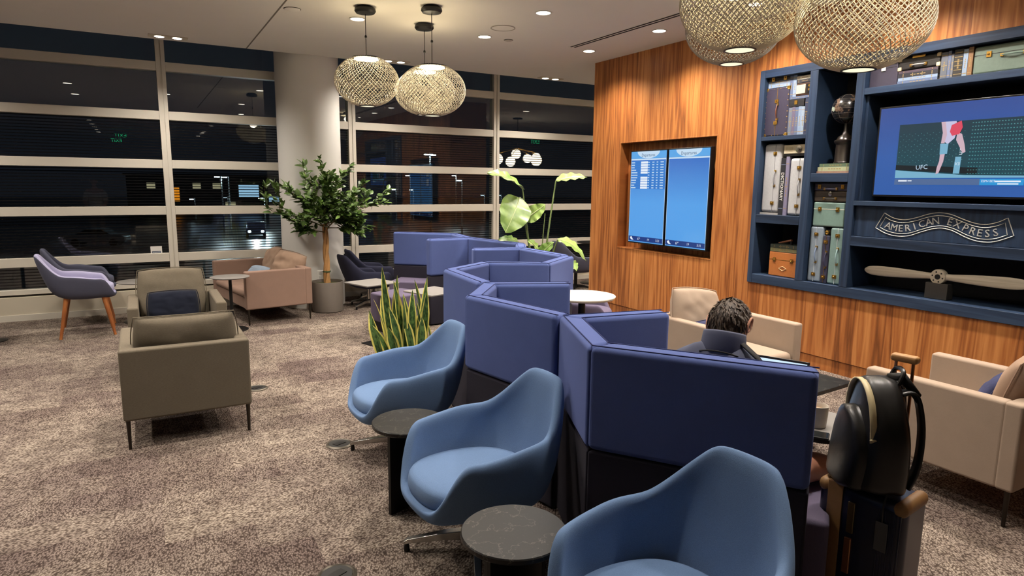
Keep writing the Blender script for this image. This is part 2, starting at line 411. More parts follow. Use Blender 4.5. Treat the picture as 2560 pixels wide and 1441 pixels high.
# ------------------------------------------------------------------ wood wall with screen recess and bookcase opening
RY0, RY1, RZ0, RZ1 = 5.11, 6.75, .88, 2.235
BY0, BY1, BZ0, BZ1 = 1.80, 4.59, .72, 2.81
wr = struct('wall_right', MB().b2((XW, RY1, .125), (XW+.8, YEND, ZC)), M_WOOD, smooth=False)
def wp(y0, y1, z0, z1, x0=XW, x1=XW+.8, nm='panel', mat=None): return obj(nm, MB().b2((x0, y0, z0), (x1, y1, z1)), mat or M_WOOD, wr, smooth=False)
wp(-3, RY1, BZ1, ZC)
wp(BY1, RY1, RZ1, BZ1); wp(BY1, RY1, .125, RZ0); wp(BY1, RY0, RZ0, RZ1)
wp(RY0, RY1, RZ0, RZ1, XW+.14, XW+.8, 'recess_back')
wp(-3, BY1, .125, BZ0); wp(-3, BY0, BZ0, BZ1); wp(BY0, BY1, BZ0, BZ1, XW+.42, XW+.8, 'niche_back')
for y0, y1 in ((RY0, RY1),):
    t = .014
    for q in (((XW-.004, RY0+.001, RZ0+.001), (XW+.139, RY1-.001, RZ0+t)), ((XW-.004, RY0+.001, RZ1-t), (XW+.139, RY1-.001, RZ1-.001)), ((XW-.003, RY0+.001, RZ0+t), (XW+.139, RY0+t, RZ1-t)), ((XW-.003, RY1-t, RZ0+t), (XW+.139, RY1-.001, RZ1-t))):
        obj('recess_lining', MB().b2(*q), M_WOOD, wr, bevel=.002, seg=1)
struct('baseboard_right', MB().b2((XW+.012, -3, 0), (XW+.79, YEND-.012, .118)), M_WOOD, smooth=False)

# ------------------------------------------------------------------ ceiling lights
def downlight(x, y, label, group, watt=SPOT_W, power=True):
    t = thing('ceiling_downlight', label, 'light', (x, y, ZC), 0, group)
    obj('trim_ring', MB().lathe([(.068, -.001), (.082, -.002), (.084, -.006), (.068, -.007), (.066, -.003)], 28, cap=False), M_WHITEPL, t)
    obj('lens', MB().lathe([(0, -.004), (.066, -.004)], 24), M_LAMP, t)
    if power:
        l = bpy.data.lights.new('downlight_beam', 'SPOT'); l.energy = watt; l.color = SPOT_COL; l.spot_size = math.radians(136); l.spot_blend = .9; l.shadow_soft_size = .06
        lo = bpy.data.objects.new('downlight_beam', l); COL.objects.link(lo); lo.parent = t; lo.location = (0, 0, -.02)
    return t
G_DL = 'recessed ceiling downlights'
downlight(3.46, 5.52, 'recessed downlight high above, closest to the top edge beside the white speaker grille', G_DL)
downlight(3.45, 6.72, 'recessed downlight between the white speaker grille and the window', G_DL)
downlight(4.88, 5.49, 'recessed downlight next to the slot vent, nearer the big woven lamps', G_DL)
downlight(4.88, 6.73, 'recessed downlight at the end of the slot vent by the wood wall corner', G_DL)
downlight(2.02, 6.70, 'recessed downlight just beside the canopy of the lone woven lamp', G_DL)
downlight(4.90, 4.27, 'recessed downlight seen through the big woven lamp by the slot vent', G_DL)
OFF = 'round recessed downlight in the ceiling outside the picture'
for x, y, k in ((2.02, 4.3, .9), (3.46, 3.1, 1), (4.88, 3.05, 1), (4.88, 1.8, .9), (3.46, 1.6, .8), (2.3, 2.1, .8), (.6, 3.1, .6), (.6, 5.2, .9), (-.9, 4.2, .8), (-.9, 5.8, 1), (-2.4, 6.4, .9), (-2.4, 4.2, .7),
             (7.6, 6.6, 1.3), (7.6, 3.2, 1.3), (-1.0, -3.4, .3), (2.02, -5.2, .3)):
    downlight(x, y, OFF, 'ceiling downlights outside the picture', SPOT_W*k)
for x in (-1.0, 2.02):
    for y in (-.8, -2.0, -4.6, -5.8, -7.0): downlight(x, y, OFF, 'ceiling downlights outside the picture', 0, False)
def twin(x, y, label):
    t = thing('twin_spotlight', label, 'light', (x, y, ZC), 0, 'twin spotlights along the window')
    obj('trim_plate', MB().b2((-.20, -.065, -.012), (.20, .065, 0)), plain('spot_trim', (205, 196, 178), .5), t, bevel=.003)
    for s in (-1, 1):
        obj('lens', MB().lathe([(0, -.0145), (.042, -.0145), (.05, -.012)], 20, (s*.09, 0, 0)), M_LAMP, t)
        l = bpy.data.lights.new('spot_beam', 'SPOT'); l.energy = SPOT_W*.42; l.color = SPOT_COL; l.spot_size = math.radians(140); l.spot_blend = .9; l.shadow_soft_size = .05
        lo = bpy.data.objects.new('spot_beam', l); COL.objects.link(lo); lo.parent = t; lo.location = (s*.09, 0, -.03)
twin(.42, 8.64, 'twin spotlight in a long trim over the window mullion above the sofa')
twin(3.10, 8.66, 'twin spotlight behind the lone woven lamp near the column')
twin(5.60, 8.70, 'twin spotlight near the wood wall end by the window')
twin(-2.2, 8.64, 'twin spotlight outside the picture along the window'); twin(8.1, 8.7, 'twin spotlight outside the picture behind the wood wall')
t = thing('ceiling_speaker', 'flush round white speaker grille in the ceiling', 'speaker', (3.43, 6.26, ZC))
obj('rim', MB().lathe([(.128, 0), (.13, -.006), (.118, -.006), (.118, 0)], 36, cap=False), plain('speaker_rim', (168, 162, 152), .7), t)
obj('grille', MB().lathe([(0, -.003), (.118, -.003)], 36), M_CEIL, t)
t = thing('sprinkler_head', 'small round sprinkler cover plate behind the ceiling speaker', 'sprinkler', (3.76, 6.73, ZC))
obj('cover', MB().lathe([(.045, 0), (.047, -.007), (.04, -.01), (0, -.011)], 24), plain('sprinkler_cover', (190, 184, 174), .5), t)
obj('gap_ring', MB().lathe([(.047, 0), (.053, -.001), (.053, -.002), (.047, -.003)], 24, cap=False), M_GROOVE, t)
t = thing('smoke_detector', 'flat round detector plate in the ceiling beside the long joint line', 'detector', (1.385, 6.66, ZC))
obj('plate', MB().lathe([(.07, 0), (.073, -.006), (.06, -.012), (0, -.013)], 28), M_CEIL, t)
obj('gap_ring', MB().lathe([(.074, 0), (.079, -.001), (.079, -.003), (.074, -.003)], 28, cap=False), M_GROOVE, t)
t = thing('slot_vent', 'long black double slot air vent in the ceiling along the wood wall', 'vent', (4.58, 0, ZC))
obj('vent_frame', MB().b2((-.055, 2.6, -.004), (.055, 6.66, 0)), M_CEIL, t, smooth=False)
for dx in (-.028, .024): obj('slot', MB().b2((dx-.013, 2.62, -.006), (dx+.013, 6.64, -.003)), M_BLACKP, t, smooth=False)

# ------------------------------------------------------------------ woven pendant lamps
M_THREAD = plain('woven_fibreglass', (206, 198, 176), .6, var=.1, nscale=20)
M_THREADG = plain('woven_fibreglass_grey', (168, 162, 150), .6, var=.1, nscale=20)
M_GLOW = emis('lamp_disc_glow', (255, 232, 186), 9)
M_GLOWB = emis('lamp_bottom_glow', (250, 236, 200), .85)
def pendant(G, R, Hh, label, n=52, th=M_THREAD, watt=5, glow=None, cz=None):
    """G centre of the globe"""
    t = thing('woven_pendant_lamp', label, 'lamp', (G[0], G[1], G[2]), 0, 'woven globe pendant lamps')
    hz = Hh/2; rt = .42*R; rb = .25*R
    ft = math.asin(min(.999, 1-(rt/R)**2*.0+0)) if False else None
    # ellipsoid cut open at top and bottom: latitude from -pb to pt
    pt = math.acos(rt/R); pb = math.acos(rb/R); k = hz/math.sin(pt)
    def P(lon, lat): return Vector((R*math.cos(lat)*math.cos(lon), R*math.cos(lat)*math.sin(lon), k*math.sin(lat)))
    mb = MB(); S = 26; tw = .0022*(R/.3)
    for d in (1, -1):
        nn = n if d > 0 else int(n*.88)
        for i in range(nn):
            l0 = 2*PI*(i+.07*math.sin(i*2.4))/nn
            L = []
            for j in range(S+1):
                u = j/S; lat = -pb+(pt+pb)*u; lon = l0+d*1.9*(u-.5)
                p = P(lon, lat); q = P(lon+d*1.9*.01, lat+(pt+pb)*.01)
                nrm = Vector((p.x/R**2, p.y/R**2, p.z/k**2)).normalized(); s_ = (q-p).normalized().cross(nrm).normalized()
                p = p*(1+.003*d)
                L.append((mb.bm.verts.new(p-s_*tw), mb.bm.verts.new(p+nrm*tw), mb.bm.verts.new(p+s_*tw)))
            for A, B in zip(L, L[1:]):
                mb.bm.faces.new((A[0], A[1], B[1], B[0])); mb.bm.faces.new((A[1], A[2], B[2], B[1]))
    w = obj('woven_shell', mb, th, t); w['kind'] = 'stuff'
    zt = k*math.sin(pt); zb = -k*math.sin(pb)
    obj('top_ring', MB().lathe([(rt-.012, zt-.004), (rt+.004, zt-.004), (rt+.004, zt+.006), (rt-.012, zt+.006), (rt-.012, zt-.004)], 36), M_BLACK, t)
    obj('light_disc', MB().lathe([(0, zt+.004), (rt-.02, zt+.004), (rt-.012, zt-.012), (0, zt-.016)], 32), M_GLOW, t)
    obj('bottom_ring', MB().lathe([(rb-.008, zb-.006), (rb+.005, zb-.006), (rb+.005, zb+.006), (rb-.008, zb+.006), (rb-.008, zb-.006)], 36), M_BLACK, t)
    obj('bottom_disc', MB().lathe([(0, zb-.002), (rb-.008, zb-.002)], 28), M_GLOWB, t)
    ct = ZC-G[2]
    obj('canopy', MB().lathe([(.0, ct), (.07, ct), (.095, ct-.02), (.098, ct-.04), (.085, ct-.058), (.04, ct-.066), (0, ct-.066)], 28), M_BLACK, t)
    obj('cord', MB().tube([(0, 0, ct-.06), (0, 0, zt+.004)], .0035, 6), M_BLACK, t)
    obj('cord_grip', MB().sph((0, 0, zt+(ct-zt)*.42), (.012, .012, .016), u=10, v=6), M_BLACK, t)
    l = bpy.data.lights.new('lamp_bulb', 'POINT'); l.energy = watt; l.color = (1.0, .86, .66); l.shadow_soft_size = .07
    lo = bpy.data.objects.new('lamp_bulb', l); COL.objects.link(lo); lo.parent = t; lo.location = (0, 0, zt-.09)
    return t
pendant((1.95, 6.22, 2.63), .298, .42, 'woven globe lamp hanging alone nearest the white column')
pendant((2.47, 5.88, 2.55), .312, .43, 'woven globe lamp of the overlapping pair, larger with the higher canopy')
pendant((2.665, 6.54, 2.62), .308, .42, 'woven globe lamp of the overlapping pair, hung behind the other')
def big(x, y, w, R):
    d = ray(x, y); return O + d*(FPX*R/(w/2)/d.dot(_f))
g1 = big(1857, 6, 306, .405); g2 = big(2157, 52, 316, .38); g3 = big(1834, 70, 232, .38)
pendant(g1, .405, .565, 'big woven globe lamp cut by the picture top, in front of a second one', 68)
pendant(g2, .38, .53, 'big woven globe lamp hanging in front of the blue bookcase', 66)
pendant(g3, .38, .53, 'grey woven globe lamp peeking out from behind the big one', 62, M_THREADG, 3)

# ------------------------------------------------------------------ upholstery
F_BLUE = fabric('royal_blue_wool', (76, 90, 140), .16, 500, .35, .45)
F_PURPLE = fabric('plum_grey_wool', (92, 84, 104), .2, 450)
F_LOWER = fabric('charcoal_plum_wool', (40, 38, 48), .2, 450)
F_SKY = fabric('sky_blue_felt', (98, 123, 159), .3, 380, .4)
F_TAUPE = fabric('taupe_weave', (158, 140, 124), .16, 520, slub=0)
F_PINK = fabric('rose_taupe_weave', (134, 110, 97), .14, 520)
F_OLIVE = fabric('olive_grey_linen', (98, 90, 77), .34, 70, slub=7)
F_NAVY = fabric('navy_felt', (20, 24, 37), .25, 500)
F_LILAC = fabric('pale_lilac_wool', (168, 166, 196), .14, 500)
F_SLATE = fabric('slate_wool', (74, 76, 92), .2, 500)
F_DARKCH = fabric('midnight_wool', (44, 46, 64), .2, 500)
F_TAN = fabric('taupe_cushion_cloth', (146, 122, 104), .14, 480)
F_PALEB = fabric('pale_blue_cushion_cloth', (130, 144, 160), .14, 480)
F_NAVYP = fabric('navy_check_cloth', (52, 56, 86), .3, 90)
M_LEGW = wood('oak_leg', (112, 62, 30), (164, 98, 52), (196, 130, 76), 'Z', .5, rough=.45)
M_DMETAL = plain('dark_bronze_metal', (58, 52, 46), .35, .8)
M_MARB = marble('black_marble', (30, 30, 30), (150, 144, 132))
M_GREYTOP = plain('grey_laminate', (128, 124, 120), .45, var=.04)
M_WHITETOP = plain('white_laminate', (236, 228, 212), .35, var=.02)
M_PIPE = fabric('dark_blue_piping', (38, 46, 84), .1, 500)

# ------------------------------------------------------------------ zigzag booths
TH = .118
HT, HJ = 1.04, .60
def offs(pts, h):
    """mitred left/right offset of a polyline"""
    P = [Vector((p[0], p[1])) for p in pts]; out = []
    for i, p in enumerate(P):
        if i == 0: d = (P[1]-p).normalized(); n = Vector((-d.y, d.x)); s = h
        elif i == len(P)-1: d = (p-P[i-1]).normalized(); n = Vector((-d.y, d.x)); s = h
        else:
            d0 = (p-P[i-1]).normalized(); d1 = (P[i+1]-p).normalized(); n = (Vector((-d0.y, d0.x))+Vector((-d1.y, d1.x))).normalized()
            s = h/max(.45, n.dot(Vector((-d0.y, d0.x))))
        out.append((p+n*s, p-n*s))
    return out
def booth(label, pts, seats, trim0=True):
    P = [Vector((p[0], p[1])) for p in pts]
    if trim0: P[0] = P[0]+(P[1]-P[0]).normalized()*TH*.55
    c = sum(P, Vector((0, 0)))/len(P)
    t = thing('booth_partition', label, 'booth', (c.x, c.y, 0), 0, 'blue zigzag privacy booths')
    L = [(a-c, b-c) for a, b in offs(P, TH/2)]; L2 = [(a-c, b-c) for a, b in offs(P, TH/2-.006)]
    for i in range(len(P)-1):
        up = obj('upper_panel', MB().prism([L[i][0], L[i+1][0], L[i+1][1], L[i][1]], HJ, HT), F_BLUE, t, bevel=.026, seg=4)
        mb = MB()
        for k in (0, 1):
            a, b = L[i][k], L[i+1][k]; m = ((L[i][0]+L[i][1])/2, (L[i+1][0]+L[i+1][1])/2)
            a = a+(m[0]-a).normalized()*.024; b = b+(m[1]-b).normalized()*.024
            mb.tube([(a.x, a.y, HT+.0005), (b.x, b.y, HT+.0005)], .0028, 5)
        obj('piping', mb, M_PIPE, up)
        obj('lower_panel', MB().prism([L2[i][0], L2[i+1][0], L2[i+1][1], L2[i][1]], .012, HJ-.004), F_LOWER, t, bevel=.012, seg=2)
    for poly in seats:
        q = [Vector(p)-c for p in poly]; m = sum(q, Vector((0, 0)))/len(q)
        obj('seat', MB().prism(q, .115, .44), F_PURPLE, t, bevel=.022, seg=3)
        obj('plinth', MB().prism([m+(v-m)*.9 for v in q], 0, .113), M_BLACKP, t, smooth=False)
    return t
def seatpoly(P, Q, depth, side=1, e0=.0, e1=.0):
    P, Q = Vector(P), Vector(Q); d = (Q-P).normalized(); n = Vector((d.y, -d.x))*side
    a = P - d*e0 + n*(TH/2+.004); b = Q + d*e1 + n*(TH/2+.004)
    return [a, b, b+n*depth, a+n*depth]
A0, A1, V1, S1 = (2.062, 1.405), (1.605, 2.075), (1.83, 2.60), (2.345, 2.50)
B1, V2, S2 = (1.68, 3.38), (1.975, 3.76), (2.46, 3.54)
C1, V3, D1, E1 = (2.045, 4.53), (2.50, 4.83), (2.93, 4.575), (3.42, 4.95)
F1, G1 = (3.42, 5.80), (2.915, 5.93)
F2, J1, DD = (3.67, 6.25), (3.50, 7.20), (2.94, 7.17)
K1, EE = (3.60, 7.86), (2.97, 8.42)
booth('blue booth where the man sits, next to the suitcase', [A0, A1, V1, S1], [seatpoly(A0, A1, .47, 1, .08, -.28)], False)
booth('blue booth behind the man, beside the middle blue tub chair', [V1, B1, V2, S2], [seatpoly(V1, B1, .42, 1, -.2, -.2)])
booth('blue booth beside the snake plant, next to the white round table', [V2, C1, V3, D1, E1], [seatpoly(V2, C1, .42, 1, -.2, -.2)])
booth('blue booth with its opening facing the snake plant, beyond the white table', [E1, F1, G1], [seatpoly(E1, F1, .4, -1, -.25, -.2)])
booth('blue booth whose end panel overlaps the tallest panel near the window', [F1, F2, J1, DD], [[(2.34, 6.80), (2.86, 6.98), (2.86, 7.10), (2.68, 7.42), (2.25, 7.25)]])
booth('farthest and tallest-looking blue booth panel in front of the window', [J1, K1, EE], [seatpoly(K1, EE, .4, -1, -.2, -.1)])

# ------------------------------------------------------------------ tub chairs
def smooth01(x): x = max(0, min(1, x)); return x*x*(3-2*x)
def tub_mesh(ax=.33, ay=.33, zb=.27, lip=.345, arm0=.56, arm1=.60, back=.80, lean=.12, front=26, rise=58, n=2.7, flare=.03, backw=(118, 152)):
    mb = MB(); NA = 56
    prof = [(.30, .01), (.58, .03), (.78, .08), (.89, .17), (.95, .30), (.985, .5), (1.0, .75), (1.0, 1.0)]
    rings = []
    for f, g in prof:
        ring = []
        for i in range(NA):
            th = 2*PI*i/NA; d = abs(math.degrees(math.atan2(math.sin(th), math.cos(th))))
            zr = lip+(arm0-lip)*smooth01((d-front)/(rise-front))+(arm1-arm0)*smooth01((d-rise)/60)+(back-arm1)*smooth01((d-backw[0])/(backw[1]-backw[0]))
            c, s = math.cos(th), math.sin(th)
            r = (abs(c/ax)**n+abs(s/ay)**n)**(-1/n)
            z = zb+(zr-zb)*g; k = max(0, z-.36)
            x = r*f*c; y = r*f*s
            bk = smooth01((-c-.1)/.8)
            x -= lean*k*1.6*bk; y *= (1+flare*k*4*(1-bk)) * (1-.32*bk*max(0, z-.55)/.3)
            ring.append(mb.bm.verts.new((x, y, z)))
        rings.append(ring)
    for A, B in zip(rings, rings[1:]):
        for i in range(NA): mb.bm.faces.new((A[i], A[(i+1) % NA], B[(i+1) % NA], B[i]))
    mb.bm.faces.new(rings[0][::-1]); return mb
def cushion_round(ax, ay, z0, z1, n=2.6, shift=0.0, puff=.018):
    mb = MB(); NA = 40
    prof = [(0.0, 0), (.9, 0), (.985, .12), (1.0, .45), (.985, .8), (.93, 1.0), (.6, 1.0), (.3, 1.0), (0, 1.0)]
    rings = []
    for k, (f, g) in enumerate(prof):
        z = z0+(z1-z0)*g + (puff*(1-f*f) if k >= 5 else 0)
        if f == 0: rings.append([mb.bm.verts.new((shift, 0, z))]); continue
        ring = []
        for i in range(NA):
            th = 2*PI*i/NA; c, s = math.cos(th), math.sin(th); r = (abs(c/ax)**n+abs(s/ay)**n)**(-1/n)
            ring.append(mb.bm.verts.new((shift+r*f*c, r*f*s*(1-.10*max(0, -c)), z)))
        rings.append(ring)
    for A, B in zip(rings, rings[1:]):
        for i in range(NA):
            j = (i+1) % NA
            if len(A) == 1: mb.bm.faces.new((A[0], B[j], B[i]))
            elif len(B) == 1: mb.bm.faces.new((A[i], A[j], B[0]))
            else: mb.bm.faces.new((A[i], A[j], B[j], B[i]))
    return mb
def star_base(t, R=.30, zt=.28, mat=None, rot=PI/4):
    mat = mat or M_CHROME
    obj('swivel_post', MB().lathe([(.028, .05), (.028, zt)], 16), mat, t)
    obj('hub', MB().lathe([(.0, .055), (.05, .06), (.048, .095), (.03, .11), (0, .11)], 20), mat, t)
    for k in range(4):
        m = rotz(rot+k*PI/2)
        mb = MB()
        sec = [(.03, .105, .024, .05), (.15, .092, .02, .036), (R-.02, .062, .015, .022), (R, .05, .013, .016)]
        rr = []
        for x, zt_, hw, hh in sec:
            rr.append([mb.bm.verts.new(m @ Vector((x, y*hw, zt_-(hh if z else 0)))) for y, z in ((-1, 1), (1, 1), (1, 0), (-1, 0))])
        for A, B in zip(rr, rr[1:]):
            for i in range(4): mb.bm.faces.new((A[i], A[(i+1) % 4], B[(i+1) % 4], B[i]))
        mb.bm.faces.new(rr[0]); mb.bm.faces.new(rr[-1])
        leg = obj('leg', mb, mat, t, bevel=.004)
        obj('glide', MB().lathe([(.013, 0), (.014, .012), (.01, .04)], 12, m=m @ Matrix.Translation((R-.014, 0, 0))), M_BLACK, leg)
def swivel_chair(label, loc, rz, outer=None, inner=None, group=None, base=None, cush=None, **kw):
    outer = outer or F_SKY; inner = inner or F_SKY
    t = thing('tub_chair', label, 'chair', (loc[0], loc[1], 0), rz, group)
    sh = obj('shell', tub_mesh(**kw), [outer, inner], t, sub=0)
    md = sh.modifiers.new('solid', 'SOLIDIFY'); md.thickness = .05; md.offset = -1; md.use_even_offset = False; md.material_offset = 1; md.material_offset_rim = 1
    md = sh.modifiers.new('sub', 'SUBSURF'); md.levels = 1; md.render_levels = 2
    ax = kw.get('ax', .33); ay = kw.get('ay', .33); zb = kw.get('zb', .27)
    obj('seat_cushion', cushion_round(ax*.86, ay*.80, zb+.06, zb+.155, shift=.025), cush or inner, t, sub=1)
    return t
G_BC = 'sky blue swivel tub chairs'
KW = dict(zb=.25, lip=.325, arm0=.565, arm1=.60, back=.80)
for lab, loc, dr in (('sky blue tub chair in front of the snake plant', (1.37, 3.77), 0), ('sky blue tub chair between the two round marble tables', (1.265, 2.52), 0.02), ('sky blue tub chair cut by the bottom edge, back towards the booth panel', (1.33, 1.37), .06)):
    t = swivel_chair(lab, loc, PI+dr, group=G_BC, **KW); star_base(t, .34, .28, rot=1.10)

# wood-legged armchairs by the window
def wood_chair(label, loc, rz, group, outer, inner):
    t = swivel_chair(label, loc, rz, outer, inner, group, zb=.40, lip=.455, arm0=.64, arm1=.68, back=.90, ax=.30, ay=.30, lean=.16)
    for sx in (-1, 1):
        for sy in (-1, 1):
            obj('leg', MB().tube([(sx*.17, sy*.17, .43), (sx*.25, sy*.235, 0)], [.024, .014], 12), M_LEGW, t)
    return t
G_WC = 'wood-legged shell chairs by the window'
wood_chair('lilac shell chair with slanted wooden legs, facing the small window table', (-.58, 8.50), .05, G_WC, F_SLATE, F_LILAC)
wood_chair('dark shell chair with wooden legs half hidden behind the lilac one', (-.60, 9.18), .05, G_WC, F_SLATE, F_SLATE)

# low dark chairs and the chairs round the white table
KD = dict(zb=.26, lip=.33, arm0=.50, arm1=.52, back=.74, ax=.31, ay=.30, lean=.2)
G_DC = 'dark swivel tub chairs near the window'
t = swivel_chair('midnight tub chair next to the square laptop table, by the column', (2.68, 8.68), .15, F_DARKCH, F_DARKCH, G_DC, **KD); star_base(t, .30, .28, M_CHROME, .5)
t = swivel_chair('midnight tub chair tucked between the column and the other dark chair', (2.95, 9.28), .0, F_DARKCH, F_DARKCH, G_DC, **KD); star_base(t, .28, .28, M_CHROME, .5)
p = pz(1462, 775, .40)
t = swivel_chair('plum tub chair pushed under the white round table', (3.98, 5.45), -.75, F_PURPLE, F_PURPLE, 'chairs beside the white table', **KD); star_base(t, .28, .28, M_BLACK)
p = py_(1425, 645, 8.55)
t = swivel_chair('slate tub chair behind the bird of paradise plant', (p.x+.12, 8.55), .1, F_SLATE, F_SLATE, 'chairs beside the white table', **dict(KD, zb=.3, arm0=.56, arm1=.58, back=.82)); star_base(t, .28, .3, M_BLACK)

# ------------------------------------------------------------------ box armchairs and sofas (front towards local -y)
def box_sofa(label, loc, rz, W, D, mat, group, legm=None, zb=.19, arm=.645, th=.085, cat='armchair', seatz=.42, name='box_armchair', split=1):
    t = thing(name, label, cat, (loc[0], loc[1], 0), rz, group)
    for s in (-1, 1): obj('arm', MB().b2((s*W/2-s*th, -D/2, zb), (s*W/2, D/2-th+.012, arm)), mat, t, bevel=.018, seg=3)
    obj('backrest', MB().b2((-W/2, D/2-th, zb), (W/2, D/2, arm)), mat, t, bevel=.016, seg=3)
    obj('seat_base', MB().b2((-W/2+th, -D/2+.015, zb+.004), (W/2-th, D/2-th, zb+.13)), mat, t, bevel=.01)
    w = (W-2*th)/split
    for k in range(split):
        obj('seat_cushion', MB().b2((-W/2+th+k*w+.004, -D/2+.004, zb+.13), (-W/2+th+(k+1)*w-.004, D/2-th-.004, seatz)), mat, t, bevel=.04, seg=4)
    for sx in (-1, 1):
        for sy in (-1, 1): obj('leg', MB().tube([(sx*(W/2-.025), sy*(D/2-.03), zb+.01), (sx*(W/2-.025), sy*(D/2-.03), 0)], [.014, .009], 10), legm or M_DMETAL, t)
    return t
def pillow(name, label, W, H_, T, mat, loc, rot, group=None, cat='cushion', wr=.006, seed=0, droop=0):
    """loose cushion: stands in local xz, thickness along y, base at z=0"""
    mb = MB(); n = 18; off = Vector((seed*7.3, seed*3.1, seed*1.7))
    def side(sg):
        g = []
        for j in range(n+1):
            row = []
            for i in range(n+1):
                u = -1+2*i/n; v = -1+2*j/n
                e = (max(0, 1-abs(u)**2.6)*max(0, 1-abs(v)**2.6))**.42
                pin = math.sqrt(1-.20*v*v)-.03*(1-v*v)*abs(u)**6; pin2 = math.sqrt(1-.20*u*u)-.03*(1-u*u)*abs(v)**6
                q = Vector((u*2.2, v*2.2, sg*.7))+off
                rough = (noise.noise(q*1.2)*1.0+noise.noise(q*3)*.5)*wr*2*min(1, e*2)
                row.append((u*W/2*pin, sg*T/2*e+rough*sg, H_/2+v*H_/2*pin2 - droop*(1-u*u)*(v+1)/2))
            g.append(row)
        return g
    A, B = side(1), side(-1); V = {}
    def vert(s, i, j):
        edge = i in (0, n) or j in (0, n); key = ('e' if edge else s, i, j)
        if key not in V: V[key] = mb.bm.verts.new((A if s == 1 else B)[j][i])
        return V[key]
    for s in (1, -1):
        for j in range(n):
            for i in range(n): mb.bm.faces.new((vert(s, i, j), vert(s, i+1, j), vert(s, i+1, j+1), vert(s, i, j+1)))
    o = obj(name, mb, mat, None, sub=1)
    # piped seam
    ring = [A[0][i] for i in range(n)]+[A[j][n] for j in range(n)]+[A[n][i] for i in range(n, 0, -1)]+[A[j][0] for j in range(n, 0, -1)]
    ring.append(ring[0])
    obj('seam_piping', MB().tube(ring, .004, 6, caps=False), mat, o)
    place(o, loc, rot); return tag(o, label, cat, group)
G_OA = 'olive grey box armchairs'
box_sofa('olive grey box armchair seen from behind, closest on the carpet', (.203, 4.945), PI, .755, .77, F_OLIVE, G_OA)
box_sofa('olive grey box armchair facing the other one, with a navy pillow', (.235, 6.52), 0, .76, .80, F_OLIVE, G_OA)
pillow('back_cushion', 'olive grey back cushion leaning in the armchair turned away', .66, .46, .17, F_OLIVE, (.215, 4.80, .40), (math.radians(14), 0, 0), 'olive back cushions', seed=1, droop=.02)
pillow('back_cushion', 'olive grey back cushion behind the navy pillow', .60, .50, .17, F_OLIVE, (.215, 6.70, .41), (math.radians(-14), 0, 0), 'olive back cushions', seed=2)
pillow('throw_pillow', 'dark navy rectangular pillow on the armchair facing the camera', .44, .30, .14, F_NAVY, (.215, 6.50, .42), (math.radians(-14), 0, .02), seed=3)
# rose sofa at the window, turned a little
SR = math.radians(9.0)
sc = Vector((1.02, 8.06, 0)) + rotz(SR) @ Vector((.40, .72, 0))
box_sofa('rose taupe two-seat sofa at the window beside the potted tree', (sc.x, sc.y), SR-PI/2, 1.44, .80, F_PINK, None, cat='sofa', name='box_sofa', split=2, seatz=.40)
def sl(x, y, z): return sc + rotz(SR) @ Vector((x, y, z))
pillow('throw_pillow', 'taupe cushion on the rose sofa closest to the tree', .48, .44, .19, F_TAN, sl(.20, -.24, .40), (math.radians(-20), math.radians(10), SR-PI/2+.5), 'cushions on the rose sofa', seed=4, wr=.012)
pillow('throw_pillow', 'crumpled taupe cushion on the rose sofa against its back', .46, .46, .18, F_TAN, sl(.17, .20, .40), (math.radians(-18), math.radians(-6), SR-PI/2), 'cushions on the rose sofa', seed=5, wr=.014)
pillow('throw_pillow', 'pale blue pillow lying before the taupe cushions on the sofa', .40, .28, .14, F_PALEB, sl(-.13, .0, .40), (math.radians(-42), 0, SR-PI/2+.2), 'cushions on the rose sofa', seed=6)
# taupe armchairs along the wood wall
G_TA = 'taupe box armchairs by the wood wall'
box_sofa('taupe box armchair behind the man, facing the booths along the wood wall', (4.02, 3.60), 0, .80, .84, F_TAUPE, G_TA)
box_sofa('taupe box armchair beside the backpack, back towards the picture edge', (4.05, 1.80), PI, .78, .80, F_TAUPE, G_TA)
pillow('throw_pillow', 'taupe cushion standing in the armchair behind the man', .56, .46, .17, F_TAUPE, (3.90, 3.77, .42), (math.radians(-14), math.radians(7), .0), 'cushions on the taupe armchairs', seed=7)
pillow('throw_pillow', 'navy pillow barely showing beside the head of the man', .36, .26, .12, F_NAVYP, (3.86, 3.55, .40), (math.radians(-24), 0, .1), 'cushions on the taupe armchairs', seed=8)
pillow('throw_pillow', 'taupe cushion in the armchair beside the backpack', .54, .46, .18, F_TAN, (4.04, 1.60, .42), (math.radians(16), math.radians(-4), 0), 'cushions on the taupe armchairs', seed=9)
pillow('throw_pillow', 'navy checked pillow leaning on the taupe cushion', .40, .30, .13, F_NAVYP, (4.12, 1.79, .42), (math.radians(30), 0, .15), 'cushions on the taupe armchairs', seed=10)

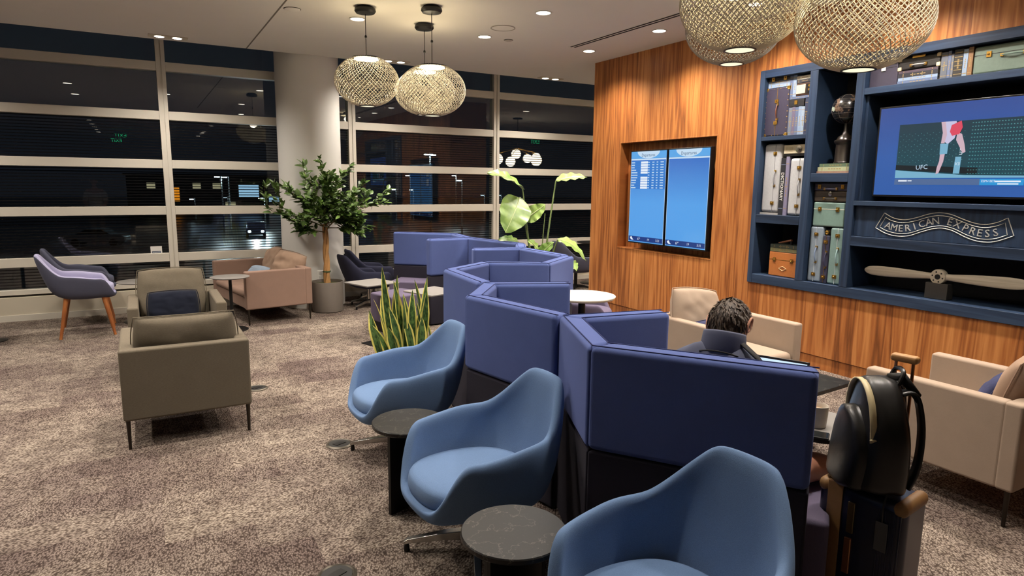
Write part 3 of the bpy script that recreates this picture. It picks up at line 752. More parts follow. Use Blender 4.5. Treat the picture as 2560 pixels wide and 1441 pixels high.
# ------------------------------------------------------------------ tables
def marble_round(label, x, y):
    t = thing('round_marble_table', label, 'table', (x, y, 0), 0, 'round black marble side tables')
    obj('table_top', MB().lathe([(0, .447), (.185, .447), (.19, .452), (.19, .466), (.186, .47), (0, .47)], 56), M_MARB, t)
    for a in (0, PI/2): obj('base_panel', MB().box((0, 0, .2235), (.27, .02, .447), rotz(a+.35)), M_BLACK, t, bevel=.002)
    return t
marble_round('round black marble table between the two closest blue chairs', 1.08, 1.86)
marble_round('round black marble table partly behind the middle blue chair', 1.14, 3.06)
def pedestal(label, loc, zt, r, rb, topm, name='pedestal_table', group=None, off=(0, 0), th=.014, pole=.018):
    t = thing(name, label, 'table', (loc[0], loc[1], 0), 0, group)
    obj('table_top', MB().lathe([(0, zt-th), (r-.012, zt-th), (r, zt-th*.4), (r, zt-.002), (r-.003, zt), (0, zt)], 48, (off[0], off[1], 0)), topm, t)
    obj('pole', MB().lathe([(pole, .012), (pole, zt-th-.006), (pole*2.4, zt-th)], 16), M_BLACK, t)
    obj('base_plate', MB().lathe([(rb, 0), (rb, .007), (rb-.01, .012), (0, .013)], 40), M_BLACK, t)
    return t
pedestal('small round grey table between the olive armchair and the rose sofa', (.845, 7.95), zat(565, 692, (.845, 7.95)), .21, .17, M_GREYTOP, group='small round pedestal tables')
pedestal('round grey table between the lilac chair and the window', (-.05, 8.97), zat(312, 705, (-.05, 8.97)), .25, .2, M_GREYTOP, group='small round pedestal tables')
p = pz(1455, 738, .775)
pedestal('white round cafe table behind the blue booths', (p.x, p.y), .775, .28, .24, M_WHITETOP, 'cafe_table', th=.024, pole=.03)
p = py_(1469, 655, 9.2)
pedestal('black cafe table at the window behind the wood wall corner', (p.x+.05, 9.1), .72, .3, .22, M_BLACK, 'cafe_table')
def laptop_table(label, loc, rz, zt, top=.42, off=(-.08, .14), group='square grey laptop tables', topm=None):
    t = thing('laptop_table', label, 'table', (loc[0], loc[1], 0), rz, group)
    obj('table_top', MB().box((off[0], off[1], zt-.008), (top, top, .016)), topm or M_GREYTOP, t, bevel=.005)
    obj('pole', MB().box((0, 0, zt/2), (.035, .022, zt-.016)), M_BLACK, t, bevel=.004)
    obj('base_plate', MB().box((off[0]-.04, off[1]-.24, .005), (.34, .32, .01)), M_BLACK, t, bevel=.003)
    return t
laptop_table('square grey laptop table with black pole beside the plum seat', (2.25, 6.68), math.radians(18), .63)
laptop_table('square grey laptop table behind the snake plant leaves', (2.62, 5.86), math.radians(20), .63)
t = thing('pole_table', 'black pole of a side table cut by the picture edge', 'table', (-1.43, 8.5, 0))
obj('pole', MB().lathe([(.022, .012), (.022, .66)], 14), M_BLACK, t)
obj('base_plate', MB().lathe([(.13, 0), (.13, .008), (0, .014)], 32), M_BLACK, t)
obj('table_top', MB().b2((-.42, -.2, .66), (.02, .2, .675)), M_BLACK, t, bevel=.004)
# black marble coffee table by the wood wall, small booth table
p = pz(2068, 977, .45); q = pz(2137, 955, .45)
t = thing('marble_coffee_table', 'square black marble coffee table between the taupe armchairs', 'table', (3.56, 2.70, 0), .08)
obj('table_top', MB().b2((-.34, -.30, .425), (.34, .30, .45)), M_MARB, t, bevel=.003)
for a, w_ in ((0, .5), (PI/2, .44)): obj('base_panel', MB().box((0, 0, .2125), (w_, .025, .425), rotz(a)), M_BLACK, t, bevel=.002)
BT = .65
t = thing('booth_table', 'grey personal table in the booth with mug, phone and laptop', 'table', (2.50, 1.83, 0), math.radians(-62))
bm_ = MB(); 
pl = [(.26*(abs(math.cos(k*PI/16))**.5)*(1 if math.cos(k*PI/16) >= 0 else -1), .2*(abs(math.sin(k*PI/16))**.5)*(1 if math.sin(k*PI/16) >= 0 else -1)) for k in range(32)]
obj('table_top', bm_.prism(pl, BT-.02, BT), M_GREYTOP, t, bevel=.003)
obj('edge_band', MB().prism([(x*1.012, y*1.012) for x, y in pl], BT-.021, BT-.004), M_BLACK, t, bevel=.002)
obj('pole', MB().lathe([(.025, .01), (.025, BT-.02)], 16), M_BLACK, t)
obj('base_plate', MB().box((0, 0, .006), (.34, .3, .012)), M_BLACK, t, bevel=.003)

# ------------------------------------------------------------------ floor power boxes
def floorbox(label, x, y, r=.085):
    t = thing('floor_outlet', label, 'floor outlet', (x, y, 0), 0, 'round floor power outlets')
    obj('rim', MB().lathe([(r, 0), (r, .004), (r-.012, .011), (r-.018, .006), (r-.018, 0)], 40, cap=False), plain('outlet_rim', (96, 90, 80), .4, .6), t)
    obj('cover', MB().lathe([(0, .0075), (r-.019, .0075)], 36), plain('outlet_cover', (28, 27, 25), .6, .0), t)
    obj('flap', MB().box((0, 0, .009), (r*.9, r*.5, .004), rotz(.4)), M_BLACK, t, bevel=.001)
floorbox('black floor outlet next to the base of the blue chair by the marble table', 1.03, 4.05)
floorbox('floor outlet beside the leg of the olive armchair seen from behind', .745, 5.53)
floorbox('floor outlet at the bottom picture edge on the carpet', .637, 2.62)

# ------------------------------------------------------------------ departure screens in the recess
E_BLUE1 = emis('screen_blue', (52, 122, 205), .66); E_BLUE2 = emis('screen_sky_blue', (92, 168, 232), .66)
E_PALE = emis('screen_pale', (196, 222, 244), .66); E_NAVY = emis('screen_navy', (26, 58, 128), .66); E_WHITE = emis('screen_white', (232, 240, 250), .66)
E_INK = emis('screen_ink', (40, 70, 110), .66)
def grad_screen(name, c0, c1, z0, z1):
    m, nt, b = newmat(name); b.inputs['Base Color'].default_value = (.01, .01, .012, 1); setin(b, Roughness=.25)
    geo = N(nt, 'ShaderNodeNewGeometry'); s = N(nt, 'ShaderNodeSeparateXYZ'); nt.links.new(geo.outputs['Position'], s.inputs[0])
    mr = N(nt, 'ShaderNodeMapRange'); mr.inputs['From Min'].default_value = z0; mr.inputs['From Max'].default_value = z1; nt.links.new(s.outputs['Z'], mr.inputs['Value'])
    nt.links.new(ramp(nt, mr.outputs[0], [(0, lin(c0)), (.45, lin(c0)), (1, lin(c1))]), b.inputs['Emission Color']); b.inputs['Emission Strength'].default_value = .66
    return m
E_DEP = grad_screen('departure_display', (84, 160, 232), (36, 96, 190), .98, 2.1)
M_SCRB = plain('screen_casing', (16, 16, 18), .3)
def plate(mb, X, y0, y1, z0, z1, t=.0012): return mb.b2((X-t, min(y0, y1), min(z0, z1)), (X, max(y0, y1), max(z0, z1)))
def departures(label, y0, y1, z0, z1, rows):
    X = XW-.03; yc = (y0+y1)/2; w = abs(y1-y0)
    t = thing('departure_screen', label, 'screen', (0, 0, 0), 0, 'departure screens')
    obj('casing', MB().b2((X, y1, z0), (X+.06, y0, z1)), M_SCRB, t, bevel=.004)
    obj('wall_bracket', MB().b2((X+.06, yc-.15, (z0+z1)/2-.2), (XW+.14, yc+.15, (z0+z1)/2+.2)), M_BLACK, t, smooth=False)
    a, b_, c, d = y0-.014, y1+.014, z0+.016, z1-.014
    scr = obj('display', plate(MB(), X, a, b_, c, d), E_DEP, t, smooth=False)
    obj('header_band', plate(MB(), X-.0012, a, b_, d-.085, d), E_BLUE2, scr, smooth=False)
    arc = MB(); pts = [(.2*math.cos(PI+PI*k/20), .085*math.sin(PI+PI*k/20)) for k in range(21)]
    arc.prism(pts, 0, .001, wallmat(X-.0024, yc, d)); obj('header_arc', arc, E_PALE, scr, smooth=False)
    hl = MB(); add_mesh(hl, textmesh('Departures', .052), wallmat(X-.0042, yc, d-.062)); obj('header_text', hl, E_INK, scr, smooth=False)
    obj('column_band', plate(MB(), X-.0012, a, b_, d-.105, d-.087), E_PALE, scr, smooth=False)
    obj('edge_line', plate(MB(), X-.0012, a, a-.004, c, d-.105), E_PALE, scr, smooth=False); obj('edge_line', plate(MB(), X-.0012, b_+.004, b_, c, d-.105), E_PALE, scr, smooth=False)
    if rows:
        top = d-.118; rh = .0305
        obj('list_panel', plate(MB(), X-.0012, a-.006, b_+.006, top-rh*11, top), E_BLUE1, scr, smooth=False)
        bars = MB(); tx = MB(); ln = MB(); rnd = random.Random(3)
        for k in range(11):
            z = top-rh*k
            if k != 5: plate(bars, X-.0024, a-.17*w/.6, a-.285*w/.6, z-rh+.003, z-.003)
            L = (.062, .058, .055, .085, .11, .115, .11, .09, .085, .06, .085)[k]
            plate(tx, X-.0024, a-.012, a-.012-L, z-rh*.7, z-rh*.3)
            for s_, l_ in ((.31, .03), (.38, .04), (.455, .028), (.52, .06)): plate(tx, X-.0024, a-s_*w/.64, a-(s_+l_*.9)*w/.64, z-rh*.68, z-rh*.32)
            plate(ln, X-.0024, a-.006, b_+.006, z-.001, z)
        obj('airline_tags', bars, E_WHITE, scr, smooth=False)['kind'] = 'stuff'
        obj('flight_text', tx, E_PALE, scr, smooth=False)['kind'] = 'stuff'
        obj('row_lines', ln, E_BLUE2, scr, smooth=False)['kind'] = 'stuff'
    obj('footer_band', plate(MB(), X-.0012, a, b_, c+.012, c+.07), E_NAVY, scr, smooth=False)
    ft = MB()
    for s_, tx_ in ((.3, '67\u00b0'), (.56, '19'), (.82, '5:31')): add_mesh(ft, textmesh(tx_, .04), wallmat(X-.0026, a-s_*w, c+.028))
    ft.prism([(-.03, .02), (0, .03), (.02, 0), (.04, -.012), (.0, -.012), (-.02, .0)], 0, .001, wallmat(X-.0026, a-.06, c+.035))
    obj('footer_text', ft, E_WHITE, scr, smooth=False)
departures('tall departures screen filled with a list of flights', 6.495, 5.84, .975, 2.115, True)
departures('tall departures screen with an empty blue page, beside the flight list', 5.825, 5.165, .975, 2.115, False)

# ------------------------------------------------------------------ bookcase
BK = thing('bookcase', 'navy stained built-in bookcase with television niche in the wood wall', 'bookcase', (0, 0, 0))
XB = XW+.42; XF = XW-.022
def bk(nm, y0, y1, z0, z1, mat=M_NAVYW, x0=XF, x1=XB, bev=.004): return obj(nm, MB().b2((x0, min(y0, y1), z0), (x1, max(y0, y1), z1)), mat, BK, bevel=bev, seg=1)
bk('back_panel', BY0, BY1, BZ0, BZ1, M_BLACKP, XB-.012, XB, 0.0005)
Z1 = BZ1; Z0 = BZ0
bk('stile', 4.53, BY1, Z0, Z1, M_NAVYV); bk('stile', 3.945, 4.03, Z0+.09, Z1-.075, M_NAVYV); bk('stile', 3.495, 3.575, Z0+.09, Z1-.075, M_NAVYV); bk('stile', BY0, BY0+.09, Z0, Z1, M_NAVYV)
bk('rail', BY0+.09, 4.53, Z1-.075, Z1); bk('rail', BY0+.09, 4.53, Z0, Z0+.09)
SH1, SH2, SH0 = 2.175, 1.415, .812      # shelf tops, first column
bk('shelf', 4.03, 4.53, SH1-.04, SH1); bk('shelf', 4.03, 4.53, SH2-.085, SH2); bk('shelf', 3.575, 3.945, 1.735, 1.815)
bk('shelf', BY0+.09, 3.495, 2.465, 2.52); bk('shelf', BY0+.09, 3.495, 1.535, 1.575, x0=XF-.012); bk('shelf', BY0+.09, 3.495, 1.185, 1.27, x0=XF-.006)
bk('sign_panel', BY0+.09, 3.495, 1.27, 1.535, M_NAVYV, XW+.006, XW+.05)
bk('niche_side', 3.470, 3.495, 1.575, 2.465, M_NAVYV, XW+.02, XB)

# carved banner with lettering
M_SILVER = plain('silver_inlay', (205, 206, 202), .35, .5)
BN = thing('carved_banner', 'silver waving banner reading AMERICAN EXPRESS on the navy panel', 'sign', (XW+.006, 0, 0))
def AZ(ax, ay, X=XW): return px_(1850+ax/3.603, 60+ay/3.603, X)
def BZ(bx, by, X=XW): return px_(1850+bx/3.603, 430+by/3.603, X)
def spline(pts, n):
    out = []
    for i in range(len(pts)-1):
        p0, p1, p2, p3 = pts[max(0, i-1)], pts[i], pts[i+1], pts[min(len(pts)-1, i+2)]
        for k in range(n):
            u = k/n; out.append(.5*((2*p1)+(p2-p0)*u+(2*p0-5*p1+4*p2-p3)*u*u+(3*p1-p0-3*p2+p3)*u**3))
    return out+[pts[-1]]
def curve_b(c): return spline([Vector((BZ(x, y).y, BZ(x, y).z)) for x, y in c], 8)
TOPC = curve_b([(1300, 370), (1380, 415), (1480, 432), (1590, 412), (1700, 380), (1800, 368), (1900, 384), (2010, 428), (2110, 462), (2210, 475), (2320, 455), (2412, 415)])
BOTC = curve_b([(1220, 503), (1300, 550), (1400, 578), (1510, 578), (1620, 545), (1720, 517), (1810, 508), (1910, 530), (2030, 590), (2150, 628), (2290, 630), (2465, 577)])
def lerpc(C, u):
    f = u*(len(C)-1); i = min(len(C)-2, int(f)); return C[i].lerp(C[i+1], f-i)
def ban(u, v): return lerpc(BOTC, u).lerp(lerpc(TOPC, u), v)
def bpt(u, v): q = ban(u, v); return (-.002, q.x, q.y)
us_ = [k/60 for k in range(61)]
obj('banner_outline', MB().tube([bpt(u, 1) for u in us_]+[bpt(u, 0) for u in us_[::-1]]+[bpt(0, 1)], .0032, 6), M_SILVER, BN)
us2 = [.035+.93*k/60 for k in range(61)]
obj('banner_inline', MB().tube([bpt(u, .82) for u in us2]+[bpt(u, .16) for u in us2[::-1]]+[bpt(.035, .82)], .0026, 6), M_SILVER, BN)
word = 'AMERICAN EXPRESS'
for k, ch in enumerate(word):
    if ch == ' ': continue
    u = .088+.826*k/15; q = ban(u, .29); qa, qb = ban(u-.01, .3), ban(u+.01, .3)
    s_ = (qb.y-qa.y)/(qa.x-qb.x)
    m = wallmat(-.001, q.x, q.y) @ Matrix.Rotation(math.atan(s_), 4, 'Z')
    lt = MB(); add_mesh(lt, textmesh(ch, .078, .003), m)
    obj('letter', lt, M_SILVER, BN, smooth=False)

# television
tvy0, tvz0, tvz1 = 3.375, 1.615, 2.352; tvy1 = tvy0-(tvz1-tvz0-.03)*16/9-.03
TV = thing('television', 'large wall television showing a cage fight broadcast', 'television', (XW+.03, 0, 0))
obj('casing', MB().b2((0, tvy1, tvz0), (.05, tvy0, tvz1)), M_SCRB, TV, bevel=.004)
obj('wall_mount', MB().b2((.05, (tvy0+tvy1)/2-.2, 1.85), (XB-XW-.045, (tvy0+tvy1)/2+.2, 2.15)), M_BLACK, TV, smooth=False)
a, b_, c, d = tvy0-.014, tvy1+.014, tvz0+.016, tvz1-.014
E_TVB = grad_screen('tv_backdrop', (44, 92, 168), (40, 74, 148), tvz0, tvz1)
scr = obj('display', plate(MB(), 0, a, b_, c, d), E_TVB, TV, smooth=False)
E_TEAL = grad_screen('tv_arena', (20, 66, 78), (16, 52, 66), tvz0+.1, tvz1-.15)
PW = a-b_; PH = d-c
def T(u, v): return (a-PW*u, c+PH*v)      # screen fractions, u from the window end
pic = (.135, .195, .865, .80)
def tvrect(nm, u0, v0, u1, v1, mat, lay):
    y0, z0 = T(u0, v0); y1, z1 = T(u1, v1); return obj(nm, plate(MB(), -.0012*lay, y0, y1, z0, z1), mat, scr, smooth=False)
tvrect('broadcast_picture', *pic, E_TEAL, 1)
def tvpoly(nm, pts, mat, lay):
    pts = [(T(u, v)[0], T(u, v)[1]) for u, v in pts]
    return obj(nm, MB().prism([(-y, z) for y, z in pts], 0, .001, wallmat(-.0012*lay, 0, 0)), mat, scr, smooth=False)
E_SKIN = emis('tv_skin', (206, 176, 190), .66); E_RED = emis('tv_red', (220, 72, 96), .66); E_TSHIRT = emis('tv_lavender', (200, 196, 226), .66)
E_MAT = emis('tv_mat', (120, 176, 204), .66); E_CAGE = emis('tv_cage', (62, 128, 132), .8); E_DKT = emis('tv_dark', (12, 26, 34), .66); E_BAR = emis('tv_bar', (80, 106, 150), .66); E_CYAN = emis('tv_cyan', (44, 150, 214), .66)
tvpoly('mat_edge', [(.135, .195), (.865, .195), (.865, .215), (.55, .225), (.135, .285)], E_MAT, 2)
tvpoly('apron', [(.135, .29), (.62, .232), (.62, .30), (.135, .345)], E_DKT, 2)
mesh_r = MB(); rnd = random.Random(5)
for i in range(20):
    for j in range(15):
        u = .57+.29*i/19; v = .24+.53*j/14
        if u > .54+.02*j/14: 
            y, z = T(u, v); plate(mesh_r, -.0024, y+.005, y-.003, z-.003, z+.003)
obj('cage_wire', mesh_r, E_CAGE, scr, smooth=False)['kind'] = 'stuff'
mesh_l = MB()
for i in range(22):
    for j in range(6):
        y, z = T(.15+.38*i/21, .37+.06*j+.02*(i % 2)); plate(mesh_l, -.0024, y+.0035, y-.0005, z-.002, z+.002)
obj('cage_wire', mesh_l, E_CAGE, scr, smooth=False)['kind'] = 'stuff'
tvpoly('fighter_torso', [(.405, .80), (.475, .80), (.49, .73), (.475, .62), (.44, .56), (.405, .60), (.41, .70)], E_TSHIRT, 3)
tvpoly('fighter_arm', [(.39, .80), (.415, .80), (.43, .66), (.42, .57), (.40, .57), (.405, .68)], E_SKIN, 4)
tvpoly('red_shorts', [(.452, .76), (.505, .80), (.515, .73), (.50, .66), (.46, .645), (.445, .69)], E_RED, 5)
tvpoly('fighter_leg', [(.488, .68), (.515, .66), (.535, .55), (.545, .47), (.53, .455), (.51, .52), (.485, .6)], E_SKIN, 4)
tvpoly('white_shorts', [(.398, .565), (.445, .565), (.443, .455), (.40, .45)], E_MAT, 6)
tvpoly('standing_leg', [(.402, .45), (.43, .455), (.425, .37), (.405, .25), (.388, .235), (.392, .31), (.402, .38)], E_SKIN, 5)
tvpoly('post_pad', [(.487, .24), (.523, .24), (.525, .42), (.492, .42)], E_MAT, 3)
l1 = MB(); add_mesh(l1, textmesh('UFC', .05), wallmat(-.0042, *T(.30, .292)) @ Matrix.Rotation(.06, 4, 'Z')); obj('arena_text', l1, E_PALE, scr, smooth=False)
l2 = MB(); add_mesh(l2, textmesh('.com', .045), wallmat(-.0054, *T(.512, .50)) @ Matrix.Rotation(-PI/2, 4, 'Z')); add_mesh(l2, textmesh('V3', .034), wallmat(-.0054, *T(.507, .33))); obj('pad_text', l2, E_WHITE, scr, smooth=False)
tvrect('caption_bar', .135, .118, .64, .185, E_BAR, 2); tvrect('caption_bar', .64, .118, .865, .185, E_CYAN, 3)
cp = MB(); plate(cp, -.0036, T(.16, 0)[0], T(.215, 0)[0], T(0, .155)[1], T(0, .172)[1]); plate(cp, -.0036, T(.22, 0)[0], T(.245, 0)[0], T(0, .158)[1], T(0, .170)[1])
add_mesh(cp, textmesh('ESPN BET', .022), wallmat(-.005, *T(.685, .150))); plate(cp, -.005, T(.72, 0)[0], T(.85, 0)[0], T(0, .150)[1], T(0, .166)[1]); plate(cp, -.005, T(.735, 0)[0], T(.84, 0)[0], T(0, .126)[1], T(0, .138)[1])
obj('caption_text', cp, E_WHITE, scr, smooth=False)

# ------------------------------------------------------------------ shelf contents
def rectA(l, t_, r, b2): 
    mx, my = (l+r)/2, (t_+b2)/2; return AZ(l, my).y, AZ(r, my).y, AZ(mx, b2).z, AZ(mx, t_).z
def rectB(l, t_, r, b2):
    mx, my = (l+r)/2, (t_+b2)/2; return BZ(l, my).y, BZ(r, my).y, BZ(mx, b2).z, BZ(mx, t_).z
def leather(rgb, rough=.5): return plain('leather_%d_%d_%d' % rgb, rgb, rough, var=.15, nscale=45, bumpk=.1)
def case(label, r, rgb, depth=.26, dirn='h', clasp=.3, handle=True, trim=None, seam=.0, gap=.0, front=.03, zf=None, stud=False, hcol=None, corner=None, bev=.018, name='vintage_suitcase', twin_cl=True, lidm=None):
    """vintage case on a shelf; r=(y0,y1,z0,z1) as seen from the room, dirn: long axis of the front (h or v)"""
    y0, y1, z0, z1 = r
    if zf is not None: z0 = zf
    w, h = abs(y0-y1), z1-z0
    t = thing(name, label, 'suitcase', (XW+front, (y0+y1)/2, z0), 0, 'vintage cases in the bookcase')
    m = Matrix(((0,0,-1,0),(-1,0,0,0),(0,1,0,h/2),(0,0,0,1)))   # face coords: x to the side, y up, z out
    body = obj('body', MB().b2((0, -w/2, 0), (depth, w/2, h)), leather(rgb), t, bevel=min(bev, w*.2, h*.2), seg=3)
    L = h if dirn == 'v' else w
    def fp(a, b): return (b, a) if dirn == 'v' else (a, b)     # along, across
    ac = seam*(w if dirn == 'v' else h)
    def fbox(a0, a1, b0, b1, z0_, z1_, mat, nm, par=t, bev_=.001):
        (x0, q0), (x1, q1) = fp(a0, b0), fp(a1, b1)
        return obj(nm, MB().b2((min(x0, x1), min(q0, q1), z0_), (max(x0, x1), max(q0, q1), z1_), m), mat, par, bevel=bev_, seg=1)
    fbox(-L/2+.004, L/2-.004, ac-.0025, ac+.0025, -.003, .0015, trim or plain('case_seam', (30, 28, 28), .6), 'seam_strip')
    if clasp:
        for s in (-1, 1):
            cl = fbox(s*clasp*L-.016, s*clasp*L+.016, ac-.02, ac+.02, 0, .007, M_BRASS, 'clasp')
            x, y = fp(s*clasp*L, ac); obj('latch_knob', MB().sph(m @ Vector((x, y, .011)), .008, u=10, v=6), M_BRASS, cl)
    if handle:
        hm = leather(hcol) if hcol else leather(tuple(int(v*.75) for v in rgb))
        n = 10; pts = []
        hl = min(.07, L*.17); off = ac-.018 if dirn == 'h' else ac+.014
        for k in range(n+1):
            q = k/n; aa = -hl+2*hl*q; x, y = fp(aa, off); pts.append(m @ Vector((x, y, .006+.02*math.sin(PI*q))))
        hd = obj('handle', MB().tube(pts, .0055, 8), hm, t)
        for s in (-1, 1):
            x, y = fp(s*hl, off); obj('handle_mount', MB().box(m @ Vector((x, y, .005)), (.01, .022, .022)), M_BRASS, hd, bevel=.002)
    if corner:
        for sx in (-1, 1):
            for sy in (-1, 1): obj('corner_cap', MB().box(m @ Vector((sx*(w/2-.014), sy*(h/2-.014), -.006)), (.02, .032, .032)), corner, t, bevel=.006)
    if stud:
        mb = MB(); 
        for k in range(9):
            for s in (-1, 1): mb.sph(m @ Vector((s*(w/2-.012), -h/2+h*(k+.5)/9, .001)), .0045, u=8, v=4)
        for k in range(4):
            for s in (-1, 1): mb.sph(m @ Vector((-w/2+w*(k+.5)/4, s*(h/2-.012), .001)), .0045, u=8, v=4)
        obj('studs', mb, M_BRASS, t)['kind'] = 'stuff'
    return t
M_PAGE = plain('book_pages', (214, 202, 176), .8, var=.1, nscale=200)
M_GOLD = plain('gold_print', (150, 128, 84), .5, .4)
def book(label, r, rgb, depth=.2, zf=None, bands=2, front=.03, up=True, gold=None, title=None):
    y0, y1, z0, z1 = r
    if zf is not None: z1 = zf+(z1-z0) if z1-z0 < .08 and not up else z1; z0 = zf
    w, h = abs(y0-y1)-.001, z1-z0
    t = thing('book', label, 'book', (XW+front, (y0+y1)/2, z0), 0, 'books in the bookcase')
    th = .003
    cv = MB()
    if up:
        cv.b2((0, -w/2, 0), (th, w/2, h)); cv.b2((th, -w/2, 0), (depth, -w/2+th, h)); cv.b2((th, w/2-th, 0), (depth, w/2, h))
        pg = MB().b2((th, -w/2+th, .003), (depth-.005, w/2-th, h-.004))
    else:
        cv.b2((0, -w/2, 0), (th, w/2, h)); cv.b2((th, -w/2, 0), (depth, w/2, th)); cv.b2((th, -w/2, h-th), (depth, w/2, h))
        pg = MB().b2((th, -w/2+.004, th), (depth-.005, w/2-.004, h-th))
    obj('cover', cv, leather(rgb, .55), t, smooth=False); obj('page_block', pg, M_PAGE, t, smooth=False)
    g = gold or M_GOLD
    if bands:
        mb = MB()
        for k in range(bands):
            if up:
                z = h*(.12+.76*k/max(1, bands-1)) if bands > 1 else h*.8
                mb.b2((-.0008, -w/2+.002, z-.0025), (0, w/2-.002, z+.0025))
            else:
                y = w*(-.36+.72*k/max(1, bands-1)) if bands > 1 else 0
                mb.b2((-.0008, y-.003, .004), (0, y+.003, h-.004))
        obj('spine_bands', mb, g, t, smooth=False)['kind'] = 'stuff'
        if h > .02 and w > .014 and not title:
            mb = MB()
            if up:
                for q in range(5): mb.b2((-.0008, -w*.1, h*(.32+.07*q)), (0, w*.1, h*(.37+.07*q)))
            else:
                for q in range(5): mb.b2((-.0008, w*(-.2+.08*q), h*.4), (0, w*(-.145+.08*q), h*.6))
            obj('spine_title', mb, g, t, smooth=False)['kind'] = 'stuff'
    if title:
        mb = MB(); add_mesh(mb, textmesh(title, w*.85, .0004), Matrix(((0,0,-1,-.0008),(-1,0,0,0),(0,1,0,h*.5),(0,0,0,1))) @ Matrix.Rotation(-PI/2, 4, 'Z') @ Matrix.Translation((0, -w*.30, 0)))
        obj('spine_title', mb, M_WHITEPL, t, smooth=False)
    return t
NAVYC, DUSK, SLATE_, BLUEG, DKB, PURP, OCHRE = (44, 50, 74), (84, 98, 128), (98, 108, 122), (126, 146, 172), (32, 34, 44), (96, 88, 110), (124, 92, 60)
# column one, top compartment
r = rectA(210, 572, 422, 1000); case('dark purple upright trunk with brass corners and studs', r, (52, 48, 66), dirn='v', clasp=.22, trim=M_BRASS, zf=SH1, stud=True, corner=M_BRASS, hcol=(96, 52, 36), front=.02)
tz = r[3]
for k, (lab, c) in enumerate((('blue-grey book lying directly on the purple trunk', BLUEG), ('slate book lying on top of the blue-grey one over the trunk', SLATE_))):
    rr = rectA(240, 512, 432, 575); hh = .031
    book(lab, (rr[0], rr[1], tz+.002+k*(hh+.001), tz+.002+k*(hh+.001)+hh), c, up=False, bands=3)
rr = rectA(248, 450, 436, 512); case('flat black case with a brass clasp in the top shelf corner', (rr[0], rr[1], tz+.068, min(2.732, tz+.068+.085)), (36, 36, 40), dirn='h', clasp=.28, handle=False, bev=.008)
xs = (395, 425, 452, 478, 505, 532, 560)
lab5 = ('grey-blue book with gold print next to the purple trunk', 'slate blue book second from the purple trunk', 'dusky violet book in the middle of the lower upright row', 'deep blue book right before the pale blue ones', 'pale blue book in the lower upright row', 'sky grey book last under the small black box')
cols = (DUSK, SLATE_, PURP, DUSK, BLUEG, (140, 156, 176))
r9 = rectA(390, 745, 560, 985); 
for k in range(6):
    ya = r9[0]+(r9[1]-r9[0])*k/6; yb = r9[0]+(r9[1]-r9[0])*(k+1)/6
    book(lab5[k], (ya, yb, SH1, r9[3]-.004*(k % 2)), cols[k], zf=SH1, bands=2+(k % 2))
r8 = rectA(415, 668, 560, 742); case('small black box with a brass lock lying on the upright books', (r8[0]-.002, r8[1], r9[3]+.002, r9[3]+.075), (30, 30, 34), dirn='h', clasp=0, handle=False, bev=.004, depth=.2, name='small_box')
lk = [o for o in COL.objects if o.name.startswith('small_box')][-1]
obj('lock', MB().b2((-.006, -.016, .018), (0, .016, .056)), M_BRASS, lk, bevel=.002)
rA = rectA(560, 660, 645, 980)
for k, (lab, c, g) in enumerate((('dark navy book with pale lines beside the stile', NAVYC, None), ('near black book with copper lettering touching the stile', DKB, plain('copper_print', (190, 112, 66), .4, .5)))):
    ya = rA[0]+(4.033-rA[0])*k/2; yb = rA[0]+(4.033-rA[0])*(k+1)/2; book(lab, (ya, yb, SH1, rA[3]-.002), c, zf=SH1, bands=4, gold=g)
plk = rA[3]+.002
book('thin blue book bridging the box and the dark books as a base', (rectA(420, 640, 650, 660)[0], 4.034, plk+.0, plk+.022), DUSK, up=False, bands=2)
pz1 = plk+.023
rT = rectA(482, 520, 650, 636)
TVR = thing('retro_television', 'small retro television with cream screen and brown frame on a shelf', 'television', (XW+.03, (rT[0]+4.035)/2, pz1), 0)
w = rT[0]-4.035; h = rT[3]-rT[2]
obj('casing', MB().b2((0, -w/2, 0), (.16, w/2, h)), leather((66, 40, 28)), TVR, bevel=.008)
obj('tube_screen', MB().b2((-.006, -.02, .018), (.002, w/2-.012, h-.016)), plain('retro_screen', (186, 180, 160), .3), TVR, bevel=.012, seg=3)
obj('control_strip', MB().b2((-.004, -w/2+.008, .014), (.002, -.026, h-.014)), M_BLACK, TVR, bevel=.002)
for k in range(2): obj('dial', MB().lathe([(.011, 0), (.011, .008), (0, .009)], 14, m=Matrix.Translation((-.004, -w/2+.028, h*.42+k*.034)) @ Matrix.Rotation(-PI/2, 4, 'Y')), M_BRASS, TVR)
rS = rectA(430, 440, 492, 655)
for k, lab in enumerate(('tall blue book standing beside the retro television', 'narrow grey-blue book standing against the retro television')):
    ya = rS[0]+(rS[1]-rS[0])*k/2; yb = rS[0]+(rS[1]-rS[0])*(k+1)/2; book(lab, (ya, yb, pz1, min(2.73, rS[3])), (DUSK, BLUEG)[k], zf=pz1, bands=2)
zc_ = pz1+h+.002; ro = rectA(495, 420, 655, 500)
for k, (lab, c) in enumerate((('dark book lying on the retro television', DKB), ('cream book in the stack over the retro television', (206, 200, 186)), ('pale blue book topmost over the retro television', BLUEG))):
    hh = .03; z = zc_+k*(hh+.001)
    if z+hh < 2.734: book(lab, (ro[0], 4.036, z, z+hh), c, up=False, bands=2)
